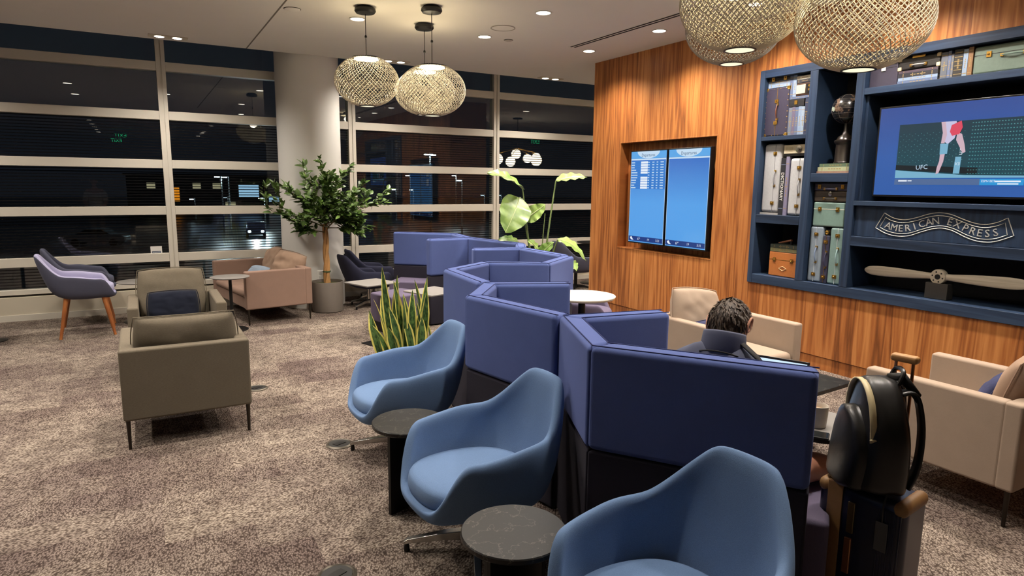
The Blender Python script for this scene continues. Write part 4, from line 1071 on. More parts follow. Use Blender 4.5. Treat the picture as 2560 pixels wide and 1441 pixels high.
# column one, middle compartment
r = rectA(190, 1078, 365, 1441); yL = BZ(155, 300).y; rr = (4.525, BZ(330, 200).y, SH2+.022, AZ(290, 1080).z)
book('flat grey book under the tall grey suitcase', (4.527, BZ(325, 365).y, SH2, SH2+.02), (150, 148, 146), up=False, bands=0)
case('tall pale grey suitcase standing beside the dictionary on the bookcase', rr, (168, 170, 174), dirn='v', clasp=.36, trim=plain('grey_trim', (126, 128, 132), .5), seam=.16, bev=.03, hcol=(150, 152, 156))
yg0 = BZ(330, 200).y-.003; rg = (BZ(405, 250).y, 4.034, SH2, AZ(510, 1205).z)
yb0 = yg0; yb1 = rg[0]+.003; wb = (yb0-yb1)
ztop = AZ(400, 1195).z
book('black dictionary with white spine lettering between the grey suitcases', (yb0, yb0-wb*.58, SH2, ztop-.01), (24, 26, 34), zf=SH2, bands=2, title='DICTIONARY', gold=plain('blue_bands', (120, 132, 160), .5))
book('violet grey book between the dictionary and the second grey suitcase', (yb0-wb*.6, yb1, SH2, ztop), (120, 116, 142), zf=SH2, bands=3)
case('shorter pale grey suitcase with double brass clasps beside the stile', (rg[0], 4.036, SH2, rg[3]), (172, 174, 178), dirn='v', clasp=.33, trim=plain('grey_trim', (126, 128, 132), .5), seam=.1, bev=.03, hcol=(150, 152, 156))
rr = rectA(378, 1062, 588, 1165)
RD = thing('vintage_radio', 'cream vintage radio with a round dial on top of the books', 'radio', (XW+.03, (rr[0]+4.038)/2, max(ztop, rg[3])+.003), 0)
w = rr[0]-4.038; h = rr[3]-rr[2]
obj('cabinet', MB().b2((0, -w/2, .022), (.13, w/2, h)), plain('radio_cream', (196, 188, 164), .4), RD, bevel=.006)
obj('base', MB().b2((.004, -w/2+.004, 0), (.13, w/2-.004, .022)), M_BLACK, RD, bevel=.002)
obj('tuning_dial', MB().lathe([(.034, 0), (.034, .006), (.012, .01), (.01, .018), (0, .018)], 28, m=Matrix.Translation((0, -w*.16, h*.6)) @ Matrix.Rotation(-PI/2, 4, 'Y')), M_CHROME, RD)
obj('grille_strip', MB().b2((-.002, w*.1, h*.4), (0, w*.42, h*.8)), plain('radio_grille', (176, 166, 140), .5), RD, smooth=False)
# column one, bottom compartment
r = rectB(228, 728, 478, 940)
case('orange brown leather box with brass locks in the bottom corner niche', (r[0], 4.06, SH0, r[3]), (172, 104, 50), dirn='h', clasp=.3, handle=False, trim=M_BRASS, seam=.18, zf=SH0, depth=.24, bev=.008, front=.05, name='leather_box')
lb = [o for o in COL.objects if o.name.startswith('leather_box')][-1]; hB = r[3]-SH0
dm = MB(); q_ = [(-.045, 0), (0, .022), (.045, 0), (0, -.022), (-.045, 0)]
dm.tube([Matrix(((0,0,-1,-.002),(-1,0,0,0),(0,1,0,hB*.33),(0,0,0,1))) @ Vector((x, y, 0)) for x, y in q_], .003, 6); obj('diamond_mark', dm, plain('tan_edge', (214, 170, 120), .5), lb)
for k, (lab, c) in enumerate((('olive book lying on the orange leather box', (110, 108, 76)), ('dark green book topmost on the orange leather box', (58, 66, 58)))):
    rb_ = rectB(242, 672, 482, 738); hh = .034; book(lab, (rb_[0], 4.075, r[3]+.004+k*.036, r[3]+.004+k*.036+hh), c, up=False, bands=4, front=.05)
p0, p1 = BZ(318, 655, XW+.12), BZ(485, 603, XW+.12)
zb_ = r[3]+.076
stick = thing('wooden_blade', 'slim wooden blade resting on the green book in the niche', 'ornament', (XW+.12, (p0.y+p1.y)/2, zb_))
obj('blade', MB().tube([(0, .065, .008), (0, 0, .022), (0, -.085, .042)], [.006, .011, .012], 10), leather((120, 72, 44)), stick)
obj('rest', MB().b2((-.01, -.09, -.002), (.01, -.075, .034)), M_BLACK, stick, bevel=.002)

# column two: globe
gz = AZ(930, 770, XW+.16); G = gz; gr = .128
GB = thing('desk_globe', 'black antique globe on a turned dark pedestal', 'globe', (XW+.16, 3.755, 1.902), 0)
def globemat():
    m, nt, b = newmat('black_globe'); v = coords(nt)
    n = noi(nt, v, 9, 3, .55); c1 = ramp(nt, n, [(.56, lin((26, 25, 27))), (.6, lin((96, 78, 66)))])
    nt.links.new(c1, b.inputs['Base Color']); setin(b, Roughness=.22); return m
gzc = gz.z-1.902
obj('sphere', MB().sph((0, 0, gzc), gr, u=32, v=20), globemat(), GB)
gl = MB()
for k in range(6): gl.tube([(0, 0, gzc)+Vector() if False else Vector((gr*1.004*math.sin(PI*q/24)*math.cos(k*PI/3), gr*1.004*math.sin(PI*q/24)*math.sin(k*PI/3), gzc+gr*1.004*math.cos(PI*q/24))) for q in range(25)], .0009, 4)
for lt in (-.7, -.35, 0, .35, .7): gl.tube([Vector((gr*1.004*math.cos(lt)*math.cos(2*PI*q/32), gr*1.004*math.cos(lt)*math.sin(2*PI*q/32), gzc+gr*1.004*math.sin(lt))) for q in range(33)], .0009, 4, caps=False)
obj('grid_lines', gl, plain('globe_lines', (120, 112, 104), .4), GB)
# one pale land mass, raised a hair
lp = [(.9, .15), (.6, .55), (.1, .5), (-.15, .85), (-.6, .5), (-.95, .2), (-.8, -.4), (-.35, -.45), (.1, -.25), (.35, -.75), (.7, -.6), (.95, -.2)]
mb = MB(); cen = Vector((-.80, .56, -.02)).normalized(); e1 = cen.cross(Vector((0, 0, 1))).normalized(); e2 = e1.cross(cen)
cv_ = mb.bm.verts.new(cen*gr*1.006+Vector((0, 0, gzc))); vs = [mb.bm.verts.new((cen+e1*(-x*.30)+e2*y*.26).normalized()*gr*1.006+Vector((0, 0, gzc))) for x, y in lp]
for k in range(len(vs)): mb.bm.faces.new((cv_, vs[k], vs[(k+1) % len(vs)]))
obj('land_patch', mb, plain('globe_land', (150, 166, 150), .5), GB)
pt_ = AZ(905, 1000, XW+.16).z-1.902
obj('pedestal', MB().lathe([(.078, 0), (.08, .01), (.074, .02), (.070, pt_-.09), (.086, pt_-.07), (.088, pt_-.055), (.07, pt_-.045), (.06, pt_-.02), (.03, pt_), (.018, pt_+.03), (.014, gzc-gr+.004), (0, gzc-gr+.004)], 32), plain('dark_turned_wood', (34, 28, 24), .3), GB)
rb_ = rectA(690, 1245, 980, 1345)
for k, (lab, c, i_) in enumerate((('dusty rose book at the bottom of the stack under the globe', (150, 118, 104), 0), ('cream green book in the stack under the globe', (160, 166, 132), .004), ('dark green book topmost directly under the globe', (84, 104, 84), .012))):
    hh = (.02, .036, .029)[k]; z = 1.815+(0, .0205, .057)[k]; book(lab, (3.93-i_*2, 3.59, z, z+hh), c, up=False, bands=2, depth=.24, front=.04)
# column two, lower stack
SB = .812
yA, yB_ = 3.935, 3.585
zt_ = BZ(640, 490).z
case('blue grey upright suitcase with trimmed edges on the lowest shelf', (3.938, BZ(715, 750).y, SB, zt_), (128, 142, 156), dirn='v', clasp=.36, trim=plain('pale_trim', (176, 182, 188), .5), bev=.02, hcol=(120, 140, 170))
y1_ = BZ(715, 750).y-.002; y2_ = BZ(775, 750).y
case('narrow navy case squeezed between the blue and teal suitcases', (y1_, y2_, SB, BZ(750, 575).z), (50, 50, 72), dirn='v', clasp=.37, trim=M_BRASS, bev=.006, hcol=(58, 58, 84))
bz_ = BZ(750, 575).z
cm = thing('brass_camera', 'small brass camera wedged on the narrow navy case', 'camera', (XW+.05, (y1_+y2_)/2, bz_+.002))
obj('camera_body', MB().b2((0, -.026, 0), (.06, .026, .05)), M_BLACK, cm, bevel=.004)
obj('camera_lens', MB().lathe([(.018, 0), (.018, .02), (.012, .022), (0, .016)], 18, m=Matrix.Translation((0, 0, .026)) @ Matrix.Rotation(-PI/2, 4, 'Y')), M_BRASS, cm)
case('teal upright suitcase with brass locks beside the stile', (y2_-.002, 3.578, SB, zt_), (112, 138, 136), dirn='v', clasp=.36, trim=plain('pale_trim', (176, 182, 188), .5), bev=.02, hcol=(150, 180, 184))
z = zt_+.003; rt_ = rectB(610, 275, 925, 490)
zt2 = BZ(770, 275).z
case('mint train case with white trim above the upright suitcases', (3.925, BZ(925, 380).y, z, zt2), (110, 136, 130), dirn='h', clasp=.28, handle=False, trim=plain('ivory_trim', (220, 216, 200), .5), seam=.22, bev=.014)
z = zt2+.003; zt3 = BZ(780, 172).z
case('dark brown case with a looped handle under the navy case', (3.93, BZ(950, 220).y, z, zt3), (58, 50, 42), dirn='h', clasp=0, handle=True, bev=.014, hcol=(40, 36, 32))
dk = [o for o in COL.objects if o.name.startswith('vintage_suitcase')][-1]
obj('medallion', MB().lathe([(.02, 0), (.02, .004), (0, .007)], 20, m=Matrix.Translation((0, 0, (zt3-z)*.74)) @ Matrix.Rotation(-PI/2, 4, 'Y')), M_CHROME, dk)
z = zt3+.002
case('slim navy case topmost in the stack below the globe', (3.93, BZ(960, 140).y, z, 1.728), (46, 44, 66), dirn='h', clasp=.34, handle=True, bev=.008, hcol=(120, 124, 160))
yv0 = BZ(962, 300).y-.002
for k, (lab, c) in enumerate((('mauve book standing upright beside the stacked cases', (128, 116, 132)), ('violet grey book standing against the niche side', (140, 128, 146)))):
    ya = yv0+(3.577-yv0)*k/2; yb = yv0+(3.577-yv0)*(k+1)/2; book(lab, (ya, yb, zt_+.003, (zt3, 1.72)[k]), c, zf=zt_+.003, bands=2, front=.035)
# column three, top row
SH3 = 2.52
def yA_(ax, ay): return AZ(ax, ay).y
case('dark purple box with a white clasp at the end of the top shelf', (3.492, yA_(1398, 460), SH3, 2.732), (58, 54, 70), dirn='h', clasp=0, handle=False, seam=.2, bev=.008, name='purple_box')
pb = [o for o in COL.objects if o.name.startswith('purple_box')][-1]
obj('clasp', MB().b2((-.008, -.018, .125), (0, .018, .17)), M_WHITEPL, pb, bevel=.003)
yb0, yb1 = yA_(1400, 480), yA_(1760, 460)
for k, (lab, c) in enumerate((('grey blue book lowest in the flat stack on the top shelf', DUSK), ('slate book second in the flat stack on the top shelf', BLUEG), ('black titled book in the flat stack on the top shelf', DKB), ('plum book topmost in the flat stack under the black case', (70, 58, 70)))):
    hh = (.027, .022, .034, .018)[k]; z = SH3+(0, .028, .051, .086)[k]; book(lab, (yb0-.004*(k % 2), yb1, z, z+hh), c, up=False, bands=4 if k == 2 else 2)
case('black leather case with cream corner straps lying on the flat books', (yA_(1408, 350), yA_(1788, 320), SH3+.107, 2.728), (34, 32, 32), dirn='h', clasp=0, handle=True, bev=.016, hcol=(150, 146, 140), corner=plain('cream_strap', (206, 186, 150), .6), depth=.22)
bc = [o for o in COL.objects if o.name.startswith('vintage_suitcase')][-1]
obj('lock_plate', MB().b2((-.01, -.05, .085), (0, .05, .105)), M_BRASS, bc, bevel=.003)
ys = [yA_(x, 350) for x in (1790, 1850, 1880, 1905, 1985, 2030, 2075)]
for k, (lab, c, bnd) in enumerate((('grey book with silver lettering first in the upright row on the top shelf', (84, 90, 100), 3), ('slate blue book second in the top shelf row', DUSK, 2), ('pale gold lettered book in the top shelf row', (96, 100, 108), 4), ('thick black book with gold emblems in the top shelf row', (24, 24, 28), 6), ('blue grey book beside the thick black one', BLUEG, 2), ('ochre brown book ending the top shelf row', OCHRE, 2))):
    book(lab, (ys[k]-.001, ys[k+1], SH3, (2.72, 2.725, 2.70, 2.727, 2.72, 2.73)[k]), c, zf=SH3, bands=bnd)
case('large sage green suitcase lying on the top shelf', (yA_(2078, 350), yA_(2078, 350)-.52, SH3, 2.722), (102, 118, 108), dirn='h', clasp=.30, handle=True, seam=.18, bev=.02, hcol=(112, 134, 124), depth=.3)

# propeller
PC = BZ(1795, 945, XW+.10)
PR = thing('propeller', 'pale wooden aircraft propeller on a dark stand under the banner', 'propeller', (XW+.10, PC.y, PC.z))
tl = BZ(1120, 880, XW+.10); ang = math.atan2(tl.z-PC.z, tl.y-PC.y)
Lb = (tl-PC).length
M_PROP = wood('bleached_propeller_wood', (150, 140, 122), (190, 180, 162), (216, 208, 192), 'Y', .5, rough=.4, grain=.5)
def blade(sg):
    mb = MB(); sec = [(.03, .034, .022, 0), (.07, .028, .024, 0), (.14, .026, .02, .1), (.3, .036, .016, .2), (.5, .042, .012, .25), (.72, .047, .009, .3), (.88, .044, .007, .3), (.96, .032, .005, .3), (1.0, .008, .003, .3)]
    rr = []
    for s_, w_, t_, tw in sec:
        ring = []
        for k in range(12):
            a_ = 2*PI*k/12; x = t_*math.sin(a_); z = w_*math.cos(a_); x, z = x*math.cos(tw)-z*math.sin(tw)*.5*sg, z
            ring.append(mb.bm.verts.new((x, sg*s_*Lb, z)))
        rr.append(ring)
    for A, B in zip(rr, rr[1:]):
        for k in range(12): mb.bm.faces.new((A[k], A[(k+1) % 12], B[(k+1) % 12], B[k]))
    mb.bm.faces.new(rr[0]); mb.bm.faces.new(rr[-1]); return mb
for sg in (1, -1):
    o = obj('blade', blade(sg), M_PROP, PR, sub=1); o.rotation_euler = (ang, 0, 0)
hubm = Matrix.Rotation(-PI/2, 4, 'Y')
obj('hub', MB().lathe([(.022, -.028), (.056, -.028), (.06, -.02), (.06, .02), (.056, .028), (.022, .028), (.022, -.028)], 32, m=hubm), M_PROP, PR)
obj('bore', MB().lathe([(0, -.02), (.0215, -.02), (.0215, .0275), (0, .0275)], 20, m=hubm), M_BLACKP, PR)
for k in range(6):
    a_ = k*PI/3+.3; obj('bolt_hole', MB().lathe([(.0065, -.01), (.0065, .0288), (0, .0288)], 10, (0, 0, 0), m=hubm @ Matrix.Translation((.04*math.cos(a_), .04*math.sin(a_), 0))), M_BLACKP, PR)
hz_ = PC.z-SB
obj('stand', MB().b2((-.03, -.085, -hz_), (.06, .085, -.05)), plain('stand_metal', (60, 58, 54), .5), PR, bevel=.003)

# ------------------------------------------------------------------ plants
L_FIC = leafmat('ficus_leaf', (34, 58, 26), (126, 160, 80)); M_TRUNK = plain('pale_bark', (176, 132, 82), .7, var=.25, nscale=25, bumpk=.3); M_TWIG = plain('green_brown_twig', (96, 84, 52), .8)
M_POT = plain('grey_planter', (104, 96, 88), .7, var=.08); M_SOIL = plain('moss_soil', (70, 72, 36), .95, var=.5, nscale=60, bumpk=.6)
def leaf_mesh(name, L, W, fold=.25, seg=5, curl=.15):
    mb = MB(); uvl = mb.bm.loops.layers.uv.new('UVMap'); rows = []
    for k in range(seg+1):
        u = k/seg; w = W/2*math.sin(PI*min(1, u**.8*.98+.02))**.8 if 0 < k < seg else W*.02
        z = -curl*L*u*u
        rows.append([mb.bm.verts.new((u*L, -w, z+fold*w)), mb.bm.verts.new((u*L, 0, z)), mb.bm.verts.new((u*L, w, z+fold*w))])
    for k, (A, B) in enumerate(zip(rows, rows[1:])):
        for s in (0, 1):
            f = mb.bm.faces.new((A[s], B[s], B[s+1], A[s+1]))
            for lp_, uv in zip(f.loops, ((s/2, k/seg), (s/2, (k+1)/seg), ((s+1)/2, (k+1)/seg), ((s+1)/2, k/seg))): lp_[uvl].uv = uv
    me = bpy.data.meshes.new(name); mb.bm.to_mesh(me); mb.bm.free(); me.shade_smooth(); return me
TR = Vector((2.10, 8.62, 0))
FT = thing('potted_ficus', 'potted ficus tree with a bare twisted trunk in front of the column', 'plant', TR)
pot = obj('planter', MB().lathe([(.185, 0), (.198, .01), (.208, .395), (.205, .40), (.195, .40), (.19, .36), (0, .36)], 48), M_POT, FT)
obj('soil', MB().lathe([(.188, .345), (.19, .365), (.1, .375), (0, .378)], 24), M_SOIL, FT)
tr = MB()
for k in range(3):
    tr.tube([(.022*math.cos(2.1*k+z*7), .022*math.sin(2.1*k+z*7), .37+z) for z in [i*.06 for i in range(14)]], [.026-.0007*i for i in range(14)], 8)
obj('trunk', tr, M_TRUNK, FT)
obj('tie_band', MB().lathe([(.052, .52), (.053, .535), (.05, .535), (.05, .52)], 16, cap=False), plain('green_tie', (40, 80, 52), .6), FT)
rnd = random.Random(11); twigs = MB(); spots = []
def grow(p, d, L, depth):
    n = 6; pts = [p.copy()]
    for k in range(n):
        d = (d + Vector((rnd.uniform(-.22, .22), rnd.uniform(-.22, .22), rnd.uniform(-.08, .16)))).normalized(); p = p+d*L/n
        w = p+TR
        if (Vector((w.x-colx, w.y-coly))).length < colr+.03: p.y -= .05; 
        pts.append(p.copy())
        if depth == 0 or k >= 2:
            m_ = 5 if depth == 0 else 4
            for q in range(m_): spots.append((p+Vector((rnd.uniform(-.03, .03), rnd.uniform(-.03, .03), rnd.uniform(-.03, .03))), d.copy()))
        if depth > 0 and k >= 1 and rnd.random() < .95: grow(p, (d+Vector((rnd.uniform(-.9, .9), rnd.uniform(-.9, .6), rnd.uniform(-.25, .6)))).normalized(), L*rnd.uniform(.4, .62), depth-1)
    twigs.tube(pts, [max(.0025, .009*(1-.75*k/n)*(.5+.5*depth)) for k in range(n+1)], 5)
top = Vector((0, 0, 1.14))
for k, (dx, dy, dz, L) in enumerate(((-1, -.15, .42, .86), (-.75, -.3, .75, .66), (-.4, .0, 1, .66), (-.1, -.3, 1.0, .74), (.25, -.2, 1, .68), (.7, -.1, .7, .66), (1, -.2, .36, .78), (.9, -.3, .05, .52), (-.8, -.4, .1, .5), (.3, -.8, .5, .5), (-.3, -.8, .6, .5), (.5, -.5, -.05, .4), (0, -.6, .9, .6))):
    grow(top+Vector((0, 0, rnd.uniform(-.1, .05))), Vector((dx, dy, dz)).normalized(), L*.80, 1)
obj('branches', twigs, M_TWIG, FT)
rnd.shuffle(spots)
LM = leaf_mesh('ficus_leaf', .098, .05); LM.materials.append(L_FIC)
def leaf_matrix(p, d, s):
    x = (d+Vector((rnd.uniform(-.9, .9), rnd.uniform(-.9, .9), rnd.uniform(-.7, .4)))).normalized(); up = Vector((rnd.uniform(-.5, .5), rnd.uniform(-.8, .2), 1)).normalized()
    y = up.cross(x).normalized(); z = x.cross(y)
    return Matrix(((x.x*s, y.x*s, z.x*s, p.x), (x.y*s, y.y*s, z.y*s, p.y), (x.z*s, y.z*s, z.z*s, p.z), (0, 0, 0, 1)))
rest = MB(); cnt = 0
for p, d in spots[:1900]:
    w = p+TR
    if Vector((w.x-colx, w.y-coly)).length < colr+.05: continue
    m = leaf_matrix(p, d, rnd.uniform(.75, 1.15)); cnt += 1
    if cnt <= 300:
        o = bpy.data.objects.new('leaf', LM); COL.objects.link(o); o.parent = FT; o.matrix_local = m
    else:
        v0 = [rest.bm.verts.new(m @ v.co) for v in LM.vertices]
        for pg in LM.polygons: rest.bm.faces.new([v0[i] for i in pg.vertices])
o = obj('foliage', rest, L_FIC, FT); o['kind'] = 'stuff'

# snake plant in a box planter
SNK = snakeleaf()
SP_ = Vector((1.74, 4.66, 0))
SN = thing('snake_plant', 'snake plant with yellow edged upright leaves behind the blue chair', 'plant', SP_, math.radians(12))
obj('planter', MB().b2((-.23, -.12, 0), (.23, .12, .34)), plain('charcoal_planter', (48, 46, 46), .6), SN, bevel=.01)
obj('soil', MB().b2((-.215, -.105, .33), (.215, .105, .346)), M_SOIL, SN, smooth=False)
rnd = random.Random(4)
def sword(L, W, bend, twist):
    mb = MB(); uvl = mb.bm.loops.layers.uv.new('UVMap'); n = 12; rows = []
    for k in range(n+1):
        u = k/n; w = W/2*(.62+.38*math.sin(PI*min(.5, u)))*min(1, ((1-u)/.35)**.7) if u < 1 else .001
        z = L*u; off = bend*u*u*L; a_ = twist*u
        row = []
        for s_, dp in ((-1, .28), (-.5, .07), (0, 0), (.5, .07), (1, .28)):
            x, y = s_*w, -dp*w; row.append(mb.bm.verts.new((x*math.cos(a_)-y*math.sin(a_), x*math.sin(a_)+y*math.cos(a_)+off, z)))
        rows.append(row)
    for k, (A, B) in enumerate(zip(rows, rows[1:])):
        for s in range(4):
            f = mb.bm.faces.new((A[s], A[s+1], B[s+1], B[s]))
            for lp_, uv in zip(f.loops, ((s/4, k/n), ((s+1)/4, k/n), ((s+1)/4, (k+1)/n), (s/4, (k+1)/n))): lp_[uvl].uv = uv
    return mb
lv = [(-.17, -.02, .73, -.5, .1), (-.12, .05, .66, .2, .05), (-.06, .03, .60, .5, .12), (.02, -.04, .54, 0, .2), (.17, .05, .62, .35, .22), (.21, .06, .60, .5, .18), (.06, .06, .50, .2, .2), (-.22, -.05, .34, -1.7, .35), (-.20, .02, .52, -.9, .32), (-.14, -.08, .44, -.4, .3), (-.08, -.06, .52, .1, .14), (.10, -.06, .46, .3, .15), (.14, -.02, .36, .8, .35), (.23, -.04, .34, 1.0, .4), (.0, .08, .56, -.2, .15), (-.1, .08, .5, -.8, .3), (.12, .08, .44, .7, .3), (-.02, -.09, .36, -.2, .4), (.24, .02, .42, 1.3, .38), (-.24, .05, .40, -1.3, .4), (.06, -.09, .33, .5, .3), (-.18, -.09, .30, -.9, .2), (.17, .0, .52, .2, .1), (-.05, .0, .62, -.3, .16)]
for x, y, L, tx, bnd in lv:
    az = rnd.uniform(-1.2, 1.2)
    o = obj('leaf', sword(L, rnd.uniform(.062, .088), bnd*.55, rnd.uniform(-.9, .9)), SNK, SN, smooth=True)
    o.location = (x*.82, y*.9, .335); o.rotation_euler = (0, tx*.22, az)
    
# bird of paradise
L_BIRD = leafmat('paradise_leaf', (54, 92, 40), (150, 178, 96), .3); M_STEM = plain('green_stem', (110, 128, 76), .55)
BPp = pz(1348, 655, .75); BPp = Vector((4.12, 6.62, 0))
BP = thing('bird_of_paradise', 'tall bird of paradise plant with broad glossy leaves behind the booths', 'plant', BPp)
obj('planter', MB().lathe([(.2, 0), (.22, .01), (.24, .44), (.225, .44), (.22, .40), (0, .40)], 40), M_POT, BP)
obj('soil', MB().lathe([(.22, .39), (.1, .41), (0, .41)], 20), M_SOIL, BP)
def bigleaf(L, W, curl, fold, n=14):
    mb = MB(); rows = []
    for k in range(n+1):
        u = k/n; w = W/2*max(.02, (math.sin(PI*(u**.72))**.62)) if k < n else .003
        x = L*(u-.18*curl*u*u); z = -curl*L*u*u*.8
        row = []
        for s_ in (-1, -.55, 0, .55, 1):
            rip = .012*math.sin(u*23+s_*2)*abs(s_)
            row.append(mb.bm.verts.new((x, s_*w, z+fold*abs(s_)*w+rip)))
        rows.append(row)
    for A, B in zip(rows, rows[1:]):
        for s in range(4): mb.bm.faces.new((A[s], B[s], B[s+1], A[s+1]))
    return mb
def paradise(foot, tip, root, W, curl, fold, nrm, Y=6.55, Y2=None):
    """petiole from the pot up to the leaf foot; the blade runs from foot to tip, its face turned to nrm"""
    F = py_(*foot, Y)-BPp; T_ = py_(*tip, Y2 or Y-.15)-BPp; base = Vector(root)
    mid = (F+base)/2+Vector((0, 0, .12))
    pts = [base*(1-u)**2+mid*2*u*(1-u)+F*u*u for u in [i/10 for i in range(11)]]
    obj('stem', MB().tube(pts, [.014-.0006*i for i in range(11)], 8), M_STEM, BP)
    d = T_-F; Lc = d.length; x0 = d.normalized(); z0 = (Vector(nrm)-x0*Vector(nrm).dot(x0)).normalized()
    # tilt the start up so the curled tip lands on T
    bx, bz = 1-.18*curl, -.8*curl; ln = math.hypot(bx, bz); L = Lc/ln; a_ = math.atan2(bz, bx)
    x = x0*math.cos(-a_)+z0*math.sin(-a_); z = z0*math.cos(-a_)-x0*math.sin(-a_); y = z.cross(x)
    m = Matrix(((x.x, y.x, z.x, F.x), (x.y, y.y, z.y, F.y), (x.z, y.z, z.z, F.z), (0, 0, 0, 1)))
    o = obj('leaf', bigleaf(L, W, curl, fold), L_BIRD, BP); o.matrix_local = m
    obj('midrib', MB().tube([(L*(u-.18*curl*u*u), 0, -curl*L*u*u*.8+.003) for u in [i/10 for i in range(11)]], [.007-.0005*i for i in range(11)], 6), plain('pale_midrib', (196, 206, 150), .5), o)
paradise((1306, 472), (1218, 433), (-.05, 0, .4), .24, .3, .25, (.2, -.5, .85))
paradise((1390, 452), (1468, 444), (.06, 0, .4), .15, .2, .35, (0, -.55, .8))
paradise((1300, 494), (1263, 582), (-.02, -.03, .4), .38, .25, .08, (-.1, -1, .35))
paradise((1312, 550), (1364, 512), (0, .02, .4), .19, .2, .15, (-.2, -.85, .4))
paradise((1394, 600), (1466, 655), (.08, -.05, .4), .24, .75, .1, (.3, -.55, .8), 6.4)
paradise((1350, 645), (1318, 600), (-.03, .05, .4), .16, .4, .2, (0, -.7, .7), 6.35)
paradise((1350, 640), (1385, 606), (.02, .05, .4), .15, .4, .2, (.1, -.7, .7), 6.35)
paradise((1420, 650), (1440, 678), (.07, .04, .4), .16, .4, .2, (.2, -.8, .5), 6.3)
paradise((1300, 612), (1245, 600), (-.06, .05, .4), .14, .5, .2, (0, -.6, .8), 6.7)
obj('stem', MB().tube([(.02, 0, .4), (.05, -.02, .9), (.07, -.05, 1.35)], [.01, .008, .004], 6), M_STEM, BP)

# ------------------------------------------------------------------ people
SKIN = plain('warm_skin', (206, 150, 124), .55, var=.06, nscale=20); 
def hairmat(name, dark, light, sc_):
    m, nt, b = newmat(name); v = coords(nt, (1, 1, .25)); n = noi(nt, v, sc_, 4, .7)
    nt.links.new(ramp(nt, n, [(.3, lin(dark)), (.75, lin(light))]), b.inputs['Base Color']); setin(b, Roughness=.55); bump(nt, b, n, .8, .006); MATS[name] = m; return m
HAIR = hairmat('brown_hair', (26, 18, 13), (84, 64, 46), 90)
JKT = fabric('grey_blue_jacket', (84, 88, 106), .1, 600, .2); JKB = plain('black_lining_cloth', (20, 20, 22), .8); SHORT = fabric('white_shorts', (214, 210, 204), .06, 500)
def skinned(name, pts, edges, mat, parent, sub=2, root=0):
    me = bpy.data.meshes.new(name); me.from_pydata([p[:3] for p in pts], edges, [])
    o = bpy.data.objects.new(name, me); COL.objects.link(o); me.materials.append(mat)
    if parent: o.parent = parent
    md = o.modifiers.new('skin', 'SKIN'); md.use_smooth_shade = True; md.branch_smoothing = .6
    if not me.skin_vertices: me.attributes
    for i, p in enumerate(pts):
        r_ = p[3] if isinstance(p[3], (tuple, list)) else (p[3], p[3]); me.skin_vertices[0].data[i].radius = r_
    me.skin_vertices[0].data[root].use_root = True
    s_ = o.modifiers.new('sub', 'SUBSURF'); s_.levels = sub; s_.render_levels = sub
    return o
def chain(n0, k): return [(n0+i, n0+i+1) for i in range(k-1)]
def head_mesh(R=.075):
    """head looking along +x, chin down; origin at the skull centre"""
    mb = MB(); U, V = 32, 22; rings = []
    for j in range(V+1):
        ph = PI*j/V; ring = []
        for i in range(U):
            th = 2*PI*i/U; x = math.sin(ph)*math.cos(th); y = math.sin(ph)*math.sin(th); z = -math.cos(ph)
            X = x*.098; Y = y*.076; Z = z*.118
            if z < 0:
                k = -z; Y *= 1-.22*k; X = X*(1-.12*k)+.012*k
                if x < 0: X *= 1-.38*k
            if x > .5:                                  # face: brow, nose, eyes, lips, chin
                X -= .006*math.exp(-((z-.05)/.12)**2)*math.exp(-((abs(y)-.38)/.16)**2)*2
                X += .022*math.exp(-((z+.22)/.17)**2)*math.exp(-(y/.13)**2)*(x**2)
                X += .006*math.exp(-((z+.52)/.09)**2)*math.exp(-(y/.25)**2)
                X += .008*math.exp(-((z+.82)/.16)**2)*math.exp(-(y/.3)**2)
                X += .004*math.exp(-((z-.22)/.1)**2)*math.exp(-(y/.5)**2)
            ring.append(mb.bm.verts.new((X, Y, Z)))
        rings.append(ring)
    for A, B in zip(rings, rings[1:]):
        for i in range(U):
            try: mb.bm.faces.new((A[i], A[(i+1) % U], B[(i+1) % U], B[i]))
            except ValueError: pass
    bmesh.ops.remove_doubles(mb.bm, verts=mb.bm.verts, dist=1e-5); return mb
def ear(mb, s):
    pts = [Vector((-.012, s*.076, .02))+Vector((.022*math.cos(a_)*.7-.002, s*.012*(1+.3*math.sin(a_)), .032*math.sin(a_)-.012)) for a_ in [2*PI*k/14 for k in range(15)]]
    mb.tube(pts, .0052, 7, caps=False); mb.sph((-.012, s*.082, .006), (.013, .006, .024), u=10, v=8); return mb
def hair_cap(fr=.30, thick=.012, seed=0, low=-.78):
    mb = MB(); U, V = 48, 26; rings = []
    for j in range(V+1):
        v = j/V; ring = []
        for i in range(U):
            th = 2*PI*i/U; fwd = (1+math.cos(th))/2
            zmin = low+(.42-low)*(fwd**1.3) + .42*math.exp(-(((abs(th-PI) if True else 0)-1.68)/.30)**2)
            pmax = math.acos(max(-1, min(1, zmin))); ph = pmax*v
            x, y, z = math.sin(ph)*math.cos(th), math.sin(ph)*math.sin(th), math.cos(ph)
            k = max(0, -z); q = Vector((x, y, z))
            ed = min(1, (1-v)*5); t_ = thick*(.25+.75*ed)*(1+.35*noise.noise(q*5+Vector((seed, 0, 0)))+.28*noise.noise(q*16))
            X = x*(.098+t_); Y = y*(.076+t_)*(1-.2*k); Z = z*(.118+t_)
            if x < 0: X *= 1-.32*k
            ring.append(mb.bm.verts.new((X, Y, Z)))
        rings.append(ring)
    for A, B in zip(rings, rings[1:]):
        for i in range(U):
            try: mb.bm.faces.new((A[i], A[(i+1) % U], B[(i+1) % U], B[i]))
            except ValueError: pass
    bmesh.ops.remove_doubles(mb.bm, verts=mb.bm.verts, dist=1e-5); return mb
